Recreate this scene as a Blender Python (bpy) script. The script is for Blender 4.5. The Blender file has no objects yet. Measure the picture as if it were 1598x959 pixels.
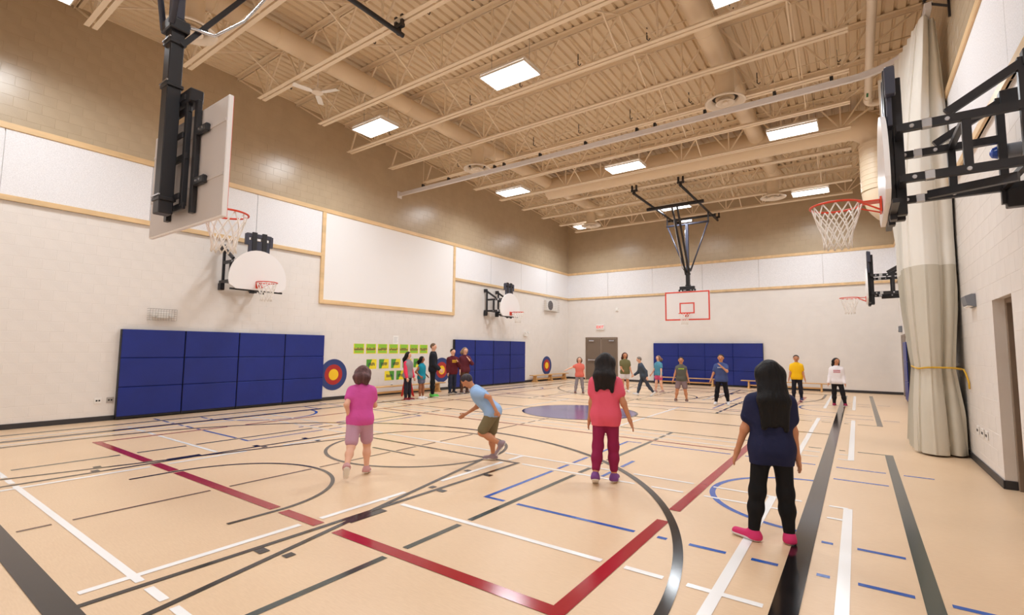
import bpy, math, random
import numpy as np
from mathutils import Matrix, Vector
random.seed(7)
PI = math.pi
sc = bpy.context.scene
C = sc.collection

# ---------------------------------------------------------------- camera, world, exposure
F_PX, YAW, PITCH, ROLL, CAM_Z = 757.39, -0.61736, 0.0844, 0.01007, 1.57
fw = Vector((math.sin(YAW) * math.cos(PITCH), math.cos(YAW) * math.cos(PITCH), math.sin(PITCH)))
r0 = Vector((math.cos(YAW), -math.sin(YAW), 0)); u0 = r0.cross(fw)
rt = r0 * math.cos(ROLL) + u0 * math.sin(ROLL); up = -r0 * math.sin(ROLL) + u0 * math.cos(ROLL)
cam = bpy.data.cameras.new('camera'); cam.sensor_width = 36.0; cam.lens = F_PX / 1598 * 36.0
cam.clip_start = 0.05; cam.clip_end = 200
cam_o = bpy.data.objects.new('camera', cam); C.objects.link(cam_o)
cam_o.matrix_world = Matrix(((rt.x, up.x, -fw.x, 0), (rt.y, up.y, -fw.y, 0), (rt.z, up.z, -fw.z, CAM_Z), (0, 0, 0, 1)))
sc.camera = cam_o
w = bpy.data.worlds.new('world'); sc.world = w; w.use_nodes = True
w.node_tree.nodes['Background'].inputs[0].default_value = (0.8, 0.8, 0.8, 1)
w.node_tree.nodes['Background'].inputs[1].default_value = 0.3
sc.view_settings.view_transform = 'Standard'; sc.view_settings.look = 'None'
sc.view_settings.gamma = 1.0; sc.view_settings.use_curve_mapping = False
sc.view_settings.exposure = 0.0
LAMP_W, LAMP_SPREAD, LENS = 112.0, 2.72, 12.0    # each lamp's power and beam, brightness of its lenses
try:
    sc.cycles.max_bounces = 10; sc.cycles.diffuse_bounces = 7; sc.cycles.glossy_bounces = 4
    sc.cycles.sample_clamp_indirect = 6.0; sc.cycles.use_denoising = True
    sc.cycles.caustics_reflective = False; sc.cycles.caustics_refractive = False
except Exception: pass

# ---------------------------------------------------------------- room dimensions (metres)
XL, XR, YE, YB, ZC = -12.76, 1.34, 23.24, -1.1, 8.46
XC, YC = -5.8, 11.15
T1, T2 = 5.55, 4.21                       # upper and lower edge of the acoustic panel band

# ---------------------------------------------------------------- materials
def lin(c): return tuple(((v / 255) / 12.92 if v <= 10.3 else ((v / 255 + 0.055) / 1.055) ** 2.4) for v in c) + (1.0,)
MATS = {}
def mat(name, col, rough=0.6, metal=0.0, spec=0.5, noise=0.0, nscale=6.0, bump=0.0, bscale=60.0, stretch=None, coat=0.0, emit=0.0, alpha=1.0):
    m = bpy.data.materials.new(name); m.use_nodes = True
    nt = m.node_tree; b = nt.nodes['Principled BSDF']
    b.inputs['Base Color'].default_value = lin(col); b.inputs['Roughness'].default_value = rough
    b.inputs['Metallic'].default_value = metal; b.inputs['Specular IOR Level'].default_value = spec
    if coat: b.inputs['Coat Weight'].default_value = coat; b.inputs['Coat Roughness'].default_value = 0.12
    tc = None
    if noise or bump:
        tc = nt.nodes.new('ShaderNodeTexCoord'); mp = nt.nodes.new('ShaderNodeMapping')
        nt.links.new(tc.outputs['Object'], mp.inputs['Vector'])
        if stretch: mp.inputs['Scale'].default_value = stretch
    if noise:
        n = nt.nodes.new('ShaderNodeTexNoise'); n.inputs['Scale'].default_value = nscale; n.inputs['Detail'].default_value = 5
        nt.links.new(mp.outputs[0], n.inputs['Vector'])
        rp = nt.nodes.new('ShaderNodeValToRGB')
        lo = tuple(max(0, v * (1 - noise)) for v in col); hi = tuple(min(255, v * (1 + noise * 0.6)) for v in col)
        rp.color_ramp.elements[0].position = 0.3; rp.color_ramp.elements[1].position = 0.7
        rp.color_ramp.elements[0].color = lin(lo); rp.color_ramp.elements[1].color = lin(hi)
        nt.links.new(n.outputs['Fac'], rp.inputs[0]); nt.links.new(rp.outputs[0], b.inputs['Base Color'])
    if bump:
        n2 = nt.nodes.new('ShaderNodeTexNoise'); n2.inputs['Scale'].default_value = bscale; n2.inputs['Detail'].default_value = 4
        nt.links.new(mp.outputs[0], n2.inputs['Vector'])
        bp = nt.nodes.new('ShaderNodeBump'); bp.inputs['Strength'].default_value = bump; bp.inputs['Distance'].default_value = 0.02
        nt.links.new(n2.outputs['Fac'], bp.inputs['Height']); nt.links.new(bp.outputs[0], b.inputs['Normal'])
    if emit:
        b.inputs['Emission Color'].default_value = lin(col); b.inputs['Emission Strength'].default_value = emit
    MATS[name] = m
    return m
mat('wall_low', (232, 227, 222), 0.42, spec=0.4, noise=0.012, nscale=3, bump=0.05, bscale=40)
mat('wall_up', (187, 169, 143), 0.27, spec=0.45, noise=0.02, nscale=3, bump=0.06, bscale=40)
mat('acoustic', (238, 238, 241), 0.9, noise=0.05, nscale=55, bump=0.25, bscale=90)
mat('whiteboard', (240, 239, 239), 0.75, spec=0.25)
mat('wood_trim', (226, 194, 148), 0.38, noise=0.07, nscale=5, stretch=(1, 0.25, 1))
mat('rubber', (52, 50, 52), 0.5)
mat('deck', (223, 205, 177), 0.55, spec=0.3)
mat('steel_tan', (235, 219, 195), 0.5, spec=0.35)
mat('duct', (226, 207, 179), 0.42, spec=0.4)
mat('diffuser', (232, 221, 206), 0.45)
mat('slot_shade', (45, 38, 32), 0.8)
mat('black_steel', (34, 33, 37), 0.38, spec=0.5)
mat('slate_steel', (62, 64, 78), 0.35, spec=0.5)
mat('zinc', (205, 208, 214), 0.25, metal=0.9)
mat('alu', (226, 223, 224), 0.35, metal=0.15)
mat('board_white', (240, 238, 238), 0.3, coat=0.2)
mat('board_back', (206, 198, 194), 0.45)
mat('rim', (216, 66, 36), 0.35)
mat('board_line', (222, 74, 58), 0.45)
mat('net', (240, 236, 230), 0.8)
mat('vinyl_blue', (22, 42, 126), 0.42, spec=0.45, noise=0.05, nscale=2.0, bump=0.25, bscale=5)
mat('vinyl_black', (24, 24, 30), 0.5)
mat('door_brown', (122, 106, 92), 0.45)
mat('frame_brown', (134, 116, 100), 0.45)
mat('wood_bench', (214, 170, 112), 0.4, noise=0.1, nscale=6, stretch=(0.3, 3, 3))
mat('tgt_blue', (48, 66, 124), 0.5); mat('tgt_red', (176, 46, 44), 0.5); mat('tgt_yel', (246, 200, 40), 0.5)
mat('paper', (244, 243, 240), 0.7); mat('ink', (38, 34, 74), 0.6); mat('poster_green', (150, 205, 60), 0.6)
mat('poster_yellow', (244, 226, 50), 0.6); mat('poster_leaf', (84, 160, 56), 0.6); mat('ink_pale', (150, 170, 70), 0.6)
mat('plastic_white', (238, 236, 232), 0.4); mat('plastic_grey', (120, 124, 132), 0.45); mat('plastic_black', (30, 30, 32), 0.45)
mat('exit_red', (226, 60, 60), 0.5, emit=0.6)
mat('speaker_grey', (92, 88, 92), 0.7); mat('wire', (176, 170, 164), 0.4, metal=0.3)
mat('curtain_vinyl', (205, 199, 184), 0.4, spec=0.4, noise=0.02, nscale=2, bump=0.2, bscale=7)
mat('curtain_mesh', (232, 229, 221), 0.7, bump=0.15, bscale=9)
mat('rope', (204, 160, 44), 0.7)
mat('red_paint', (196, 36, 34), 0.4); mat('lamp_blue', (38, 86, 190), 0.25); mat('green_tag', (30, 110, 60), 0.6)
mat('lamp_body', (232, 226, 218), 0.5)
mat('lamp_lens', (244, 249, 255), 0.5, emit=LENS)
# floor: sheet vinyl with a faint streaky grain
def floor_mat():
    m = bpy.data.materials.new('floor_vinyl'); m.use_nodes = True; nt = m.node_tree; b = nt.nodes['Principled BSDF']
    tc = nt.nodes.new('ShaderNodeTexCoord')
    def nz(scale, st, det):
        mp = nt.nodes.new('ShaderNodeMapping'); mp.inputs['Scale'].default_value = st
        mp.inputs['Rotation'].default_value = (0, 0, 0.5)
        n = nt.nodes.new('ShaderNodeTexNoise'); n.inputs['Scale'].default_value = scale; n.inputs['Detail'].default_value = det
        nt.links.new(tc.outputs['Object'], mp.inputs[0]); nt.links.new(mp.outputs[0], n.inputs['Vector']); return n
    a = nz(14, (1.0, 7, 1), 6); c = nz(1.2, (1, 1, 1), 3)
    mx = nt.nodes.new('ShaderNodeMix'); mx.data_type = 'FLOAT'; mx.inputs[0].default_value = 0.35
    nt.links.new(a.outputs['Fac'], mx.inputs[2]); nt.links.new(c.outputs['Fac'], mx.inputs[3])
    rp = nt.nodes.new('ShaderNodeValToRGB'); e = rp.color_ramp.elements
    e[0].position = 0.3; e[1].position = 0.7; e[0].color = lin((214, 183, 149)); e[1].color = lin((225, 196, 163))
    nt.links.new(mx.outputs[0], rp.inputs[0]); nt.links.new(rp.outputs[0], b.inputs['Base Color'])
    b.inputs['Roughness'].default_value = 0.36; b.inputs['Specular IOR Level'].default_value = 0.45
    MATS['floor'] = m
floor_mat()
for n, c, rg in (('line_black', (30, 26, 26), 0.12), ('line_red', (158, 22, 36), 0.16), ('line_white', (240, 240, 240), 0.2),
                 ('line_blue', (44, 92, 176), 0.16), ('line_green', (58, 66, 62), 0.14), ('line_brown', (96, 66, 50), 0.2),
                 ('line_disc', (86, 84, 138), 0.16)):
    mat(n, c, rg, spec=0.5)

# ---------------------------------------------------------------- helpers
LOC = {}
def tag(o, label=None, cat=None, group=None, kind=None):
    if label: o['label'] = label
    if cat: o['category'] = cat
    if group: o['group'] = group
    if kind: o['kind'] = kind
    return o
def thing(name, label, cat, loc=(0, 0, 0), group=None, rotz=0.0):
    o = bpy.data.objects.new(name, None); C.objects.link(o); o.empty_display_size = 0.1
    o.location = loc; o.rotation_euler = (0, 0, rotz); LOC[o] = Vector(loc)
    return tag(o, label, cat, group)
def link(name, me, m, parent=None, smooth=False):
    o = bpy.data.objects.new(name, me); C.objects.link(o)
    if m is not None:
        me.materials.clear(); me.materials.append(MATS[m] if isinstance(m, str) else m)
    if parent is not None: o.parent = parent
    LOC[o] = LOC.get(parent, Vector((0, 0, 0))) if parent is not None else Vector((0, 0, 0))
    if smooth:
        for p in me.polygons: p.use_smooth = True
    return o
def copy_tree(o, parent=None):
    c = o.copy(); C.objects.link(c); c.parent = parent
    for ch in list(o.children): copy_tree(ch, c)
    return c
class MB:
    def __init__(s): s.v = []; s.f = []
    def add(s, vs, fs):
        k = len(s.v); s.v += [tuple(p) for p in vs]; s.f += [tuple(i + k for i in f) for f in fs]; return s
    def box(s, x0, x1, y0, y1, z0, z1):
        return s.add([(x0, y0, z0), (x1, y0, z0), (x1, y1, z0), (x0, y1, z0), (x0, y0, z1), (x1, y0, z1), (x1, y1, z1), (x0, y1, z1)],
                     [(0, 3, 2, 1), (4, 5, 6, 7), (0, 1, 5, 4), (1, 2, 6, 5), (2, 3, 7, 6), (3, 0, 4, 7)])
    def bbox(s, x0, x1, y0, y1, z0, z1, b=0.01):          # box with all edges chamfered
        X = (x0, x0 + b, x1 - b, x1); Y = (y0, y0 + b, y1 - b, y1); Z = (z0, z0 + b, z1 - b, z1)
        v = {}
        vs = []
        def P(p):
            if p not in v: v[p] = len(vs); vs.append(p)
            return v[p]
        fs = []
        for a in (0, 3):
            q = [(X[a], Y[1], Z[1]), (X[a], Y[2], Z[1]), (X[a], Y[2], Z[2]), (X[a], Y[1], Z[2])]; fs.append(tuple(P(p) for p in (q if a else q[::-1])))
            q = [(X[1], Y[a], Z[1]), (X[1], Y[a], Z[2]), (X[2], Y[a], Z[2]), (X[2], Y[a], Z[1])]; fs.append(tuple(P(p) for p in (q if a else q[::-1])))
            q = [(X[1], Y[1], Z[a]), (X[2], Y[1], Z[a]), (X[2], Y[2], Z[a]), (X[1], Y[2], Z[a])]; fs.append(tuple(P(p) for p in (q if a else q[::-1])))
        for a, a1 in ((0, 1), (3, 2)):
            for c, c1 in ((0, 1), (3, 2)):
                fs.append((P((X[a], Y[c1], Z[1])), P((X[a1], Y[c], Z[1])), P((X[a1], Y[c], Z[2])), P((X[a], Y[c1], Z[2]))))
                fs.append((P((X[a], Y[1], Z[c1])), P((X[a1], Y[1], Z[c])), P((X[a1], Y[2], Z[c])), P((X[a], Y[2], Z[c1]))))
                fs.append((P((X[1], Y[a], Z[c1])), P((X[1], Y[a1], Z[c])), P((X[2], Y[a1], Z[c])), P((X[2], Y[a], Z[c1]))))
                for e, e1 in ((0, 1), (3, 2)):
                    fs.append((P((X[a], Y[c1], Z[e1])), P((X[a1], Y[c], Z[e1])), P((X[a1], Y[c1], Z[e]))))
        return s.add(vs, fs)
    def bar(s, a, b, w, h=None, upv=(0, 0, 1)):            # rectangular bar from a to b
        h = w if h is None else h
        a = Vector(a); b = Vector(b); d = (b - a).normalized(); u = Vector(upv)
        if abs(d.dot(u)) > 0.98: u = Vector((0, 1, 0)) if abs(d.y) < 0.9 else Vector((1, 0, 0))
        sx = d.cross(u).normalized() * (w / 2); sz = sx.cross(d).normalized() * (h / 2)
        q = [-sx - sz, sx - sz, sx + sz, -sx + sz]
        return s.add([a + p for p in q] + [b + p for p in q], [(0, 1, 2, 3), (7, 6, 5, 4), (0, 4, 5, 1), (1, 5, 6, 2), (2, 6, 7, 3), (3, 7, 4, 0)])
    def tube(s, pts, r, n=8, closed=False, caps=True):
        pts = [Vector(p) for p in pts]; N = len(pts); k = len(s.v)
        rs = r if isinstance(r, (list, tuple)) else [r] * N
        ref = None
        for i, p in enumerate(pts):
            if closed: d = pts[(i + 1) % N] - pts[i - 1]
            else: d = pts[min(i + 1, N - 1)] - pts[max(i - 1, 0)]
            d.normalize()
            if ref is None:
                ref = Vector((0, 0, 1)) if abs(d.z) < 0.9 else Vector((1, 0, 0))
            sx = d.cross(ref).normalized(); sy = sx.cross(d).normalized(); ref = sy
            for j in range(n):
                t = 2 * PI * j / n; s.v.append(tuple(p + sx * (math.cos(t) * rs[i]) + sy * (math.sin(t) * rs[i])))
        M = N if closed else N - 1
        for i in range(M):
            for j in range(n):
                a = k + i * n + j; b = k + i * n + (j + 1) % n; c = k + ((i + 1) % N) * n + (j + 1) % n; d2 = k + ((i + 1) % N) * n + j
                s.f.append((a, b, c, d2))
        if caps and not closed:
            s.f.append(tuple(k + j for j in range(n))[::-1]); s.f.append(tuple(k + (N - 1) * n + j for j in range(n)))
        return s
    def lathe(s, prof, c=(0, 0, 0), n=24, axis='z'):        # prof: (radius, height) list
        k = len(s.v)
        for (r, h) in prof:
            for j in range(n):
                t = 2 * PI * j / n; x, y = r * math.cos(t), r * math.sin(t)
                p = (x, y, h) if axis == 'z' else ((h, x, y) if axis == 'x' else (x, h, y))
                s.v.append((c[0] + p[0], c[1] + p[1], c[2] + p[2]))
        for i in range(len(prof) - 1):
            for j in range(n):
                s.f.append((k + i * n + j, k + i * n + (j + 1) % n, k + (i + 1) * n + (j + 1) % n, k + (i + 1) * n + j))
        s.f.append(tuple(k + j for j in range(n))[::-1]); s.f.append(tuple(k + (len(prof) - 1) * n + j for j in range(n)))
        return s
    def prism(s, pts, fn, d0, d1):                          # outline pts (u,v) -> fn(u,v,d)
        n = len(pts); vs = [fn(u, v, d0) for u, v in pts] + [fn(u, v, d1) for u, v in pts]
        return s.add(vs, [tuple(range(n))[::-1], tuple(range(n, 2 * n))] + [(i, (i + 1) % n, n + (i + 1) % n, n + i) for i in range(n)])
    def mesh(s, name, off=None):
        me = bpy.data.meshes.new(name)
        o = off or Vector((0, 0, 0))
        me.from_pydata([(p[0] - o[0], p[1] - o[1], p[2] - o[2]) for p in s.v], [], s.f); me.update()
        return me
    def build(s, name, m, parent=None, smooth=False, auto=False):
        off = LOC.get(parent, None) if parent is not None else None
        o = link(name, s.mesh(name, off), m, parent, smooth)
        if auto: o.data.set_sharp_from_angle(angle=0.6)
        return o
def base_origin(o, loc):                                    # move a single-mesh thing's origin to loc
    d = Vector(loc); o.data.transform(Matrix.Translation(-d)); o.location = d; return o
def struct(name, mb, m): return tag(mb.build(name, m), kind='structure')
def arc(cx, cy, r, a0, a1, n): return [(cx + r * math.cos(a0 + (a1 - a0) * i / n), cy + r * math.sin(a0 + (a1 - a0) * i / n)) for i in range(n + 1)]
def text_mesh(txt, size, name, ext=0.002):
    cu = bpy.data.curves.new(name + '_c', 'FONT'); cu.body = txt; cu.size = size; cu.extrude = ext; cu.align_x = 'CENTER'; cu.align_y = 'CENTER'; cu.offset = size * 0.012
    o = bpy.data.objects.new(name + '_c', cu); C.objects.link(o)
    dg = bpy.context.evaluated_depsgraph_get(); me = bpy.data.meshes.new_from_object(o.evaluated_get(dg))
    bpy.data.objects.remove(o); me.name = name
    return me

# ================================================================ SETTING
# ---- floor and its painted court lines
floor = struct('floor', MB().box(XL - 0.3, XR + 0.9, YB - 0.3, YE + 0.3, -0.12, 0.0), 'floor')
def my(y): return 2 * YC - y
def mx(x): return 2 * XC - x
LINES = []                                       # highest priority first
def ln(m, kind, *a): LINES.append((m, kind) + a)
K = 'line_black'
ln(K, 'y', -0.425, 0.85, 21.45, 0.15); ln(K, 'y', mx(-0.425), 0.85, 21.45, 0.15)
ln(K, 'x', 0.92, -11.25, -0.35, 0.15); ln(K, 'x', my(0.92), -11.25, -0.35, 0.15)
for fl in (0, 1):
    Y = (lambda y: my(y)) if fl else (lambda y: y)
    sgn = -1 if fl else 1
    ln(K, 'a', XC, Y(2.58), 4.8, 0 if not fl else PI, PI if not fl else 2 * PI, 0.075)
    for x in (-1.0, -10.6): ln(K, 'y', x, *sorted((Y(0.995), Y(2.58))), 0.075)
    for x in (-3.88, -7.72): ln(K, 'y', x, *sorted((Y(0.995), Y(5.66))), 0.05)
    ln(K, 's', (-3.4, Y(0.995)), (-4.43, Y(5.63)), 0.05); ln(K, 's', (mx(-3.4), Y(0.995)), (mx(-4.43), Y(5.63)), 0.05)
    ln(K, 'x', Y(5.63), -7.745, -3.855, 0.05)
    ln(K, 'a', XC, Y(5.63), 1.4, 0, 2 * PI, 0.05)
    ln(K, 'a', XC, Y(2.6), 1.2, 0 if not fl else PI, PI if not fl else 2 * PI, 0.045)
    for x in (XC - 1.2, XC + 1.2): ln(K, 'y', x, *sorted((Y(2.17), Y(2.6))), 0.045)
    ln(K, 'x', Y(5.1), -6.28, -5.34, 0.04)
    for x, o in ((-3.8, 1), (-7.8, -1)):
        ln(K, 'y', x, *sorted((Y(2.84), Y(3.25))), 0.09)
        for y in (2.06, 4.05, 4.88): ln(K, 'y', x, *sorted((Y(y - 0.04), Y(y + 0.04))), 0.1)
    for x, y in ((-3.56, 2.14), (-3.98, 4.09), (-4.15, 4.9)):
        for xx in (x, mx(x)): ln(K, 'y', xx, *sorted((Y(y - 0.04), Y(y + 0.04))), 0.07)
ln('line_disc', 'd', XC, YC, 1.4)
ln(K, 'a', XC, YC, 1.42, 0, 2 * PI, 0.045)
ln(K, 'x', 11.2, -11.1, -0.5, 0.05)
R_ = 'line_red'
ln(R_, 'x', 2.65, -10.1, -1.475, 0.11); ln(R_, 'x', my(2.65), -10.1, -1.475, 0.11)
ln(R_, 'y', -1.53, 2.6, my(2.6), 0.11); ln(R_, 'y', -10.05, 2.6, my(2.6), 0.055)
ln(R_, 'x', 8.45, -10.05, -1.53, 0.05); ln(R_, 'x', my(8.45), -10.05, -1.53, 0.05)
W_ = 'line_white'
ln(W_, 'x', 1.33, -11.46, -0.55, 0.055); ln(W_, 'x', my(1.33), -11.46, -0.55, 0.055)
for y0, ys in ((1.0, (5.63, 6.06)), (8.74, (8.74, 9.15, 13.36, 13.78)), (16.24, (16.24, 16.67))):
    y1 = y0 + 5.06
    for y in ys: ln(W_, 'x', y, -11.46, -0.14, 0.045)
    for x, wd in ((-0.14, 0.075), (-0.81, 0.075), (-4.08, 0.06)):
        for xx in (x, mx(x)): ln(W_, 'y', xx, y0, y1, wd if xx > XC else 0.06)
    yc = y0 + 2.47 if y0 != 8.74 else None
    if yc:
        ln(W_, 'x', yc, -4.08, -0.14, 0.055); ln(W_, 'x', yc, -11.46, mx(-4.08), 0.055)
G_ = 'line_green'
for xx in (0.33, mx(0.33)): ln(G_, 'y', xx, 0.56, 9.51, 0.1); ln(G_, 'y', xx, 13.05, 21.74, 0.1)
ln(G_, 'x', 9.52, mx(0.33), 0.38, 0.05); ln(G_, 'x', 13.08, mx(0.33), 0.38, 0.05)
for xx in (-2.96, mx(-2.96)): ln(G_, 'y', xx, 1.45, 9.5, 0.06); ln(G_, 'y', xx, 13.1, 20.8, 0.06)
ln('line_brown', 'y', XC, 1.02, 21.28, 0.04)
B_ = 'line_blue'
for hy in (0, 1):
    Y = (lambda y: my(y)) if hy else (lambda y: y)
    for X in ((lambda x: x), mx):
        a, b = sorted((X(-3.28), X(0.72)))
        for y in (4.18, 8.11): ln(B_, 'x', Y(y), a, b, 0.05)
        for y in (4.9, 7.37): ln(B_, 'x', Y(y), *sorted((X(-0.55), X(0.3))), 0.05)
        ln(B_, 'y', X(-3.28), *sorted((Y(4.16), Y(8.13))), 0.05)
        ln(B_, 'y', X(-2.65), *sorted((Y(5.46), Y(6.75))), 0.05)
        rt_ = X(0) == 0
        ln(B_, 'a', X(-0.38), Y(6.08), 1.03, PI / 2 if rt_ else -PI / 2, 1.5 * PI if rt_ else PI / 2, 0.06)

def sample(L):
    k = L[1]
    if k == 'x': n = max(2, int((L[4] - L[3]) / 0.02)); return [(L[3] + (L[4] - L[3]) * i / n, L[2]) for i in range(n + 1)], (0, 1), L[5]
    if k == 'y': n = max(2, int((L[4] - L[3]) / 0.02)); return [(L[2], L[3] + (L[4] - L[3]) * i / n) for i in range(n + 1)], (1, 0), L[5]
    if k == 's':
        n = 200; return [tuple(L[2][j] + (L[3][j] - L[2][j]) * i / n for j in (0, 1)) for i in range(n + 1)], None, L[4]
    if k == 'a': n = max(24, int(abs(L[6] - L[5]) * L[4] / 0.06)); return arc(L[2], L[3], L[4], L[5], L[6], n), None, L[7]
def near(P, L, pad):                              # boolean array: samples closer to primitive L than its half width + pad
    x, y = P[:, 0], P[:, 1]; k = L[1]
    if k == 'x': return (np.abs(y - L[2]) < L[5] / 2 + pad) & (x > L[3] - pad) & (x < L[4] + pad)
    if k == 'y': return (np.abs(x - L[2]) < L[5] / 2 + pad) & (y > L[3] - pad) & (y < L[4] + pad)
    if k == 'd': return np.hypot(x - L[2], y - L[3]) < L[4] + pad
    if k == 's':
        a = np.array(L[2]); b = np.array(L[3]); d = b - a; t = np.clip(((P - a) @ d) / (d @ d), 0, 1)
        q = a + t[:, None] * d; return np.hypot(*(P - q).T) < L[4] / 2 + pad
    if k == 'a':
        an = np.mod(np.arctan2(y - L[3], x - L[2]) - L[5], 2 * PI)
        return (np.abs(np.hypot(x - L[2], y - L[3]) - L[4]) < L[7] / 2 + pad) & (an < (L[6] - L[5]) + 0.01)
RANK = {K: 0, 'line_disc': 0, R_: 1, W_: 2, G_: 3, 'line_brown': 3, B_: 4}
LNAME = {K: 'black_court_line', R_: 'red_court_line', W_: 'white_court_line', G_: 'dark_green_court_line', 'line_brown': 'brown_court_line', B_: 'blue_court_line'}
for i, L in enumerate(LINES):
    rk = RANK[L[0]]; z = 0.004 - 0.0007 * rk + 3e-6 * i
    mb = MB()
    if L[1] == 'd':
        pts = arc(L[2], L[3], L[4], 0, 2 * PI, 64)[:-1]
        mb.add([(x, y, z - 0.0004) for x, y in pts], [tuple(range(64))]); mb.build('centre_disc', L[0], floor); continue
    pts, nrm, wd = sample(L); P = np.array(pts)
    keep = np.ones(len(P), bool)
    for j, Q in enumerate(LINES):
        if RANK[Q[0]] < rk and not (L[0] == B_ and L[1] == 'a'): keep &= ~near(P, Q, 0.035)
    d = np.gradient(P, axis=0); d /= np.linalg.norm(d, axis=1)[:, None] + 1e-9
    Nn = np.stack([-d[:, 1], d[:, 0]], 1) * (wd / 2)
    straight = L[1] != 'a'
    s = None
    for q in range(len(P) + 1):
        on = q < len(P) and keep[q]
        if on and s is None: s = q
        if not on and s is not None:
            if q - s > 1:
                idx = [s, q - 1] if straight else range(s, q)
                A = [(P[t][0] + Nn[t][0], P[t][1] + Nn[t][1], z) for t in idx]; B = [(P[t][0] - Nn[t][0], P[t][1] - Nn[t][1], z) for t in idx]
                n = len(A); mb.add(B + A, [(t, t + 1, n + t + 1, n + t) for t in range(n - 1)])
            s = None
    if mb.f: mb.build(LNAME[L[0]] if L[1] != 'a' else LNAME[L[0]].replace('line', 'arc'), L[0], floor)

# ---- block walls: mortar backing + blocks proud of it
def proj_px(p):
    v = Vector(p) - Vector((0, 0, CAM_Z)); d = v.dot(fw)
    if d < 0.2: return None
    return 799 + F_PX * v.dot(rt) / d, 479.5 - F_PX * v.dot(up) / d, d
def block_mesh(name, ln_, h, mapf):
    lo = name == 'wall_low'
    g, b, dp = (0.0025, 0.002, 0.0018) if lo else (0.004, 0.003, 0.004)
    gv = 0.0007 if lo else 0.002
    L0, L1, Z0, Z1 = -ln_ / 2 + gv, ln_ / 2 - gv, -h / 2 + g, h / 2 - g
    out = [(L0, Z0, 0), (L1, Z0, 0), (L1, Z1, 0), (L0, Z1, 0)]
    inn = [(L0 + b, Z0 + b, dp), (L1 - b, Z0 + b, dp), (L1 - b, Z1 - b, dp), (L0 + b, Z1 - b, dp)]
    vs = [mapf(*p) for p in out + inn]
    fs = [(4, 5, 6, 7)] + [(i, (i + 1) % 4, 4 + (i + 1) % 4, 4 + i) for i in range(4)]
    return vs, fs
def block_wall(wall, mapf, pos, u0_, u1_, skip, wname):
    """mapf(u,z,d) local offset of a block; pos(u,z) its centre on the mortar plane"""
    cand = []
    nrow = int(round(ZC / 0.2))
    for r in range(nrow):
        z = 0.1 + 0.2 * r
        u = u0_ - (0.2 if r % 2 else 0.0)
        while u < u1_ - 0.02:
            a, b = max(u, u0_), min(u + 0.4, u1_)
            if b - a > 0.05 and not skip(a, b, z): cand.append(((a + b) / 2, z, round(b - a, 3)))
            u += 0.4
    sized = []
    for c in cand:
        p = proj_px(pos(c[0], c[1]))
        vis = p is not None and -15 < p[0] < 1613 and -15 < p[1] < 974
        sized.append((F_PX * 0.2 / p[2] if vis else 0, c))
    sized.sort(key=lambda t: -t[0])
    meshes = {}
    rest = {'wall_low': MB(), 'wall_up': MB()}
    for i, (px, (u, z, l)) in enumerate(sized):
        m = 'wall_low' if z < T1 else 'wall_up'
        vs, fs = block_mesh(m, l, 0.2, mapf)
        p = Vector(pos(u, z))
        if i < 300 and px >= 9:
            if (l, m) not in meshes:
                me = bpy.data.meshes.new('block'); me.from_pydata(vs, [], fs); me.update(); me.materials.append(MATS[m]); meshes[(l, m)] = me
            o = bpy.data.objects.new('block', meshes[(l, m)]); C.objects.link(o); o.parent = wall; o.location = p
        else:
            rest[m].add([tuple(Vector(v) + p) for v in vs], fs)
    for m, mb in rest.items():
        if mb.f: tag(mb.build('block_courses', m, wall), kind='stuff')

E_ = 0.004
# left wall
wall_left = struct('wall_left', MB().box(XL - 0.3, XL - E_, YB - 0.3, YE + 0.3, -0.1, 8.9), 'wall_low')
def skip_left(a, b, z): return (4.2 < z < 5.6) or (a > 8.25 and b < 14.03 and 2.9 < z < 5.6)
block_wall(wall_left, lambda u, z, d: (d, u, z), lambda u, z: (XL - E_, u, z), YB, YE, skip_left, 'left')
# end wall
wall_end = struct('wall_end', MB().box(XL - 0.3, XR + 0.3, YE + E_, YE + 0.3, -0.1, 8.9), 'wall_low')
def skip_end(a, b, z): return 4.2 < z < 5.6 or (a > -11.75 and b < -9.85 and z < 2.2)
block_wall(wall_end, lambda u, z, d: (-u, -d, z), lambda u, z: (u, YE + E_, z), XL, XR, skip_end, 'end')
# right wall with two door recesses (Y 7.17-8.07 and 5.7-6.66)
REC = ((7.17, 8.07), (5.70, 6.66)); RH = 2.22; RD = 0.55
mb = MB()
mb.box(XR + E_, XR + 0.3, YB - 0.3, YE + 0.3, RH, 8.9)
mb.box(XR + E_, XR + RD, YB - 0.3, REC[1][0], -0.1, RH); mb.box(XR + E_, XR + RD, REC[1][1], REC[0][0], -0.1, RH); mb.box(XR + E_, XR + RD, REC[0][1], YE + 0.3, -0.1, RH)
mb.box(XR + 0.3, XR + RD, YB - 0.3, YE + 0.3, RH, RH + 0.2); mb.box(XR + RD, XR + RD + 0.1, YB - 0.3, YE + 0.3, -0.1, RH + 0.2)
wall_right = struct('wall_right', mb, 'wall_low')
def skip_right(a, b, z): return 4.2 < z < 5.6 or any(b > r[0] + 0.01 and a < r[1] - 0.01 and z < RH for r in REC)
def cut_right(u): return u
block_wall(wall_right, lambda u, z, d: (-d, -u, z), lambda u, z: (XR + E_, u, z), YB + 0.03, YE, skip_right, 'right')
wall_back = struct('wall_back', MB().box(XL - 0.3, XR + 0.9, YB - 0.3, YB, -0.1, 8.9), 'wall_low')
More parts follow.
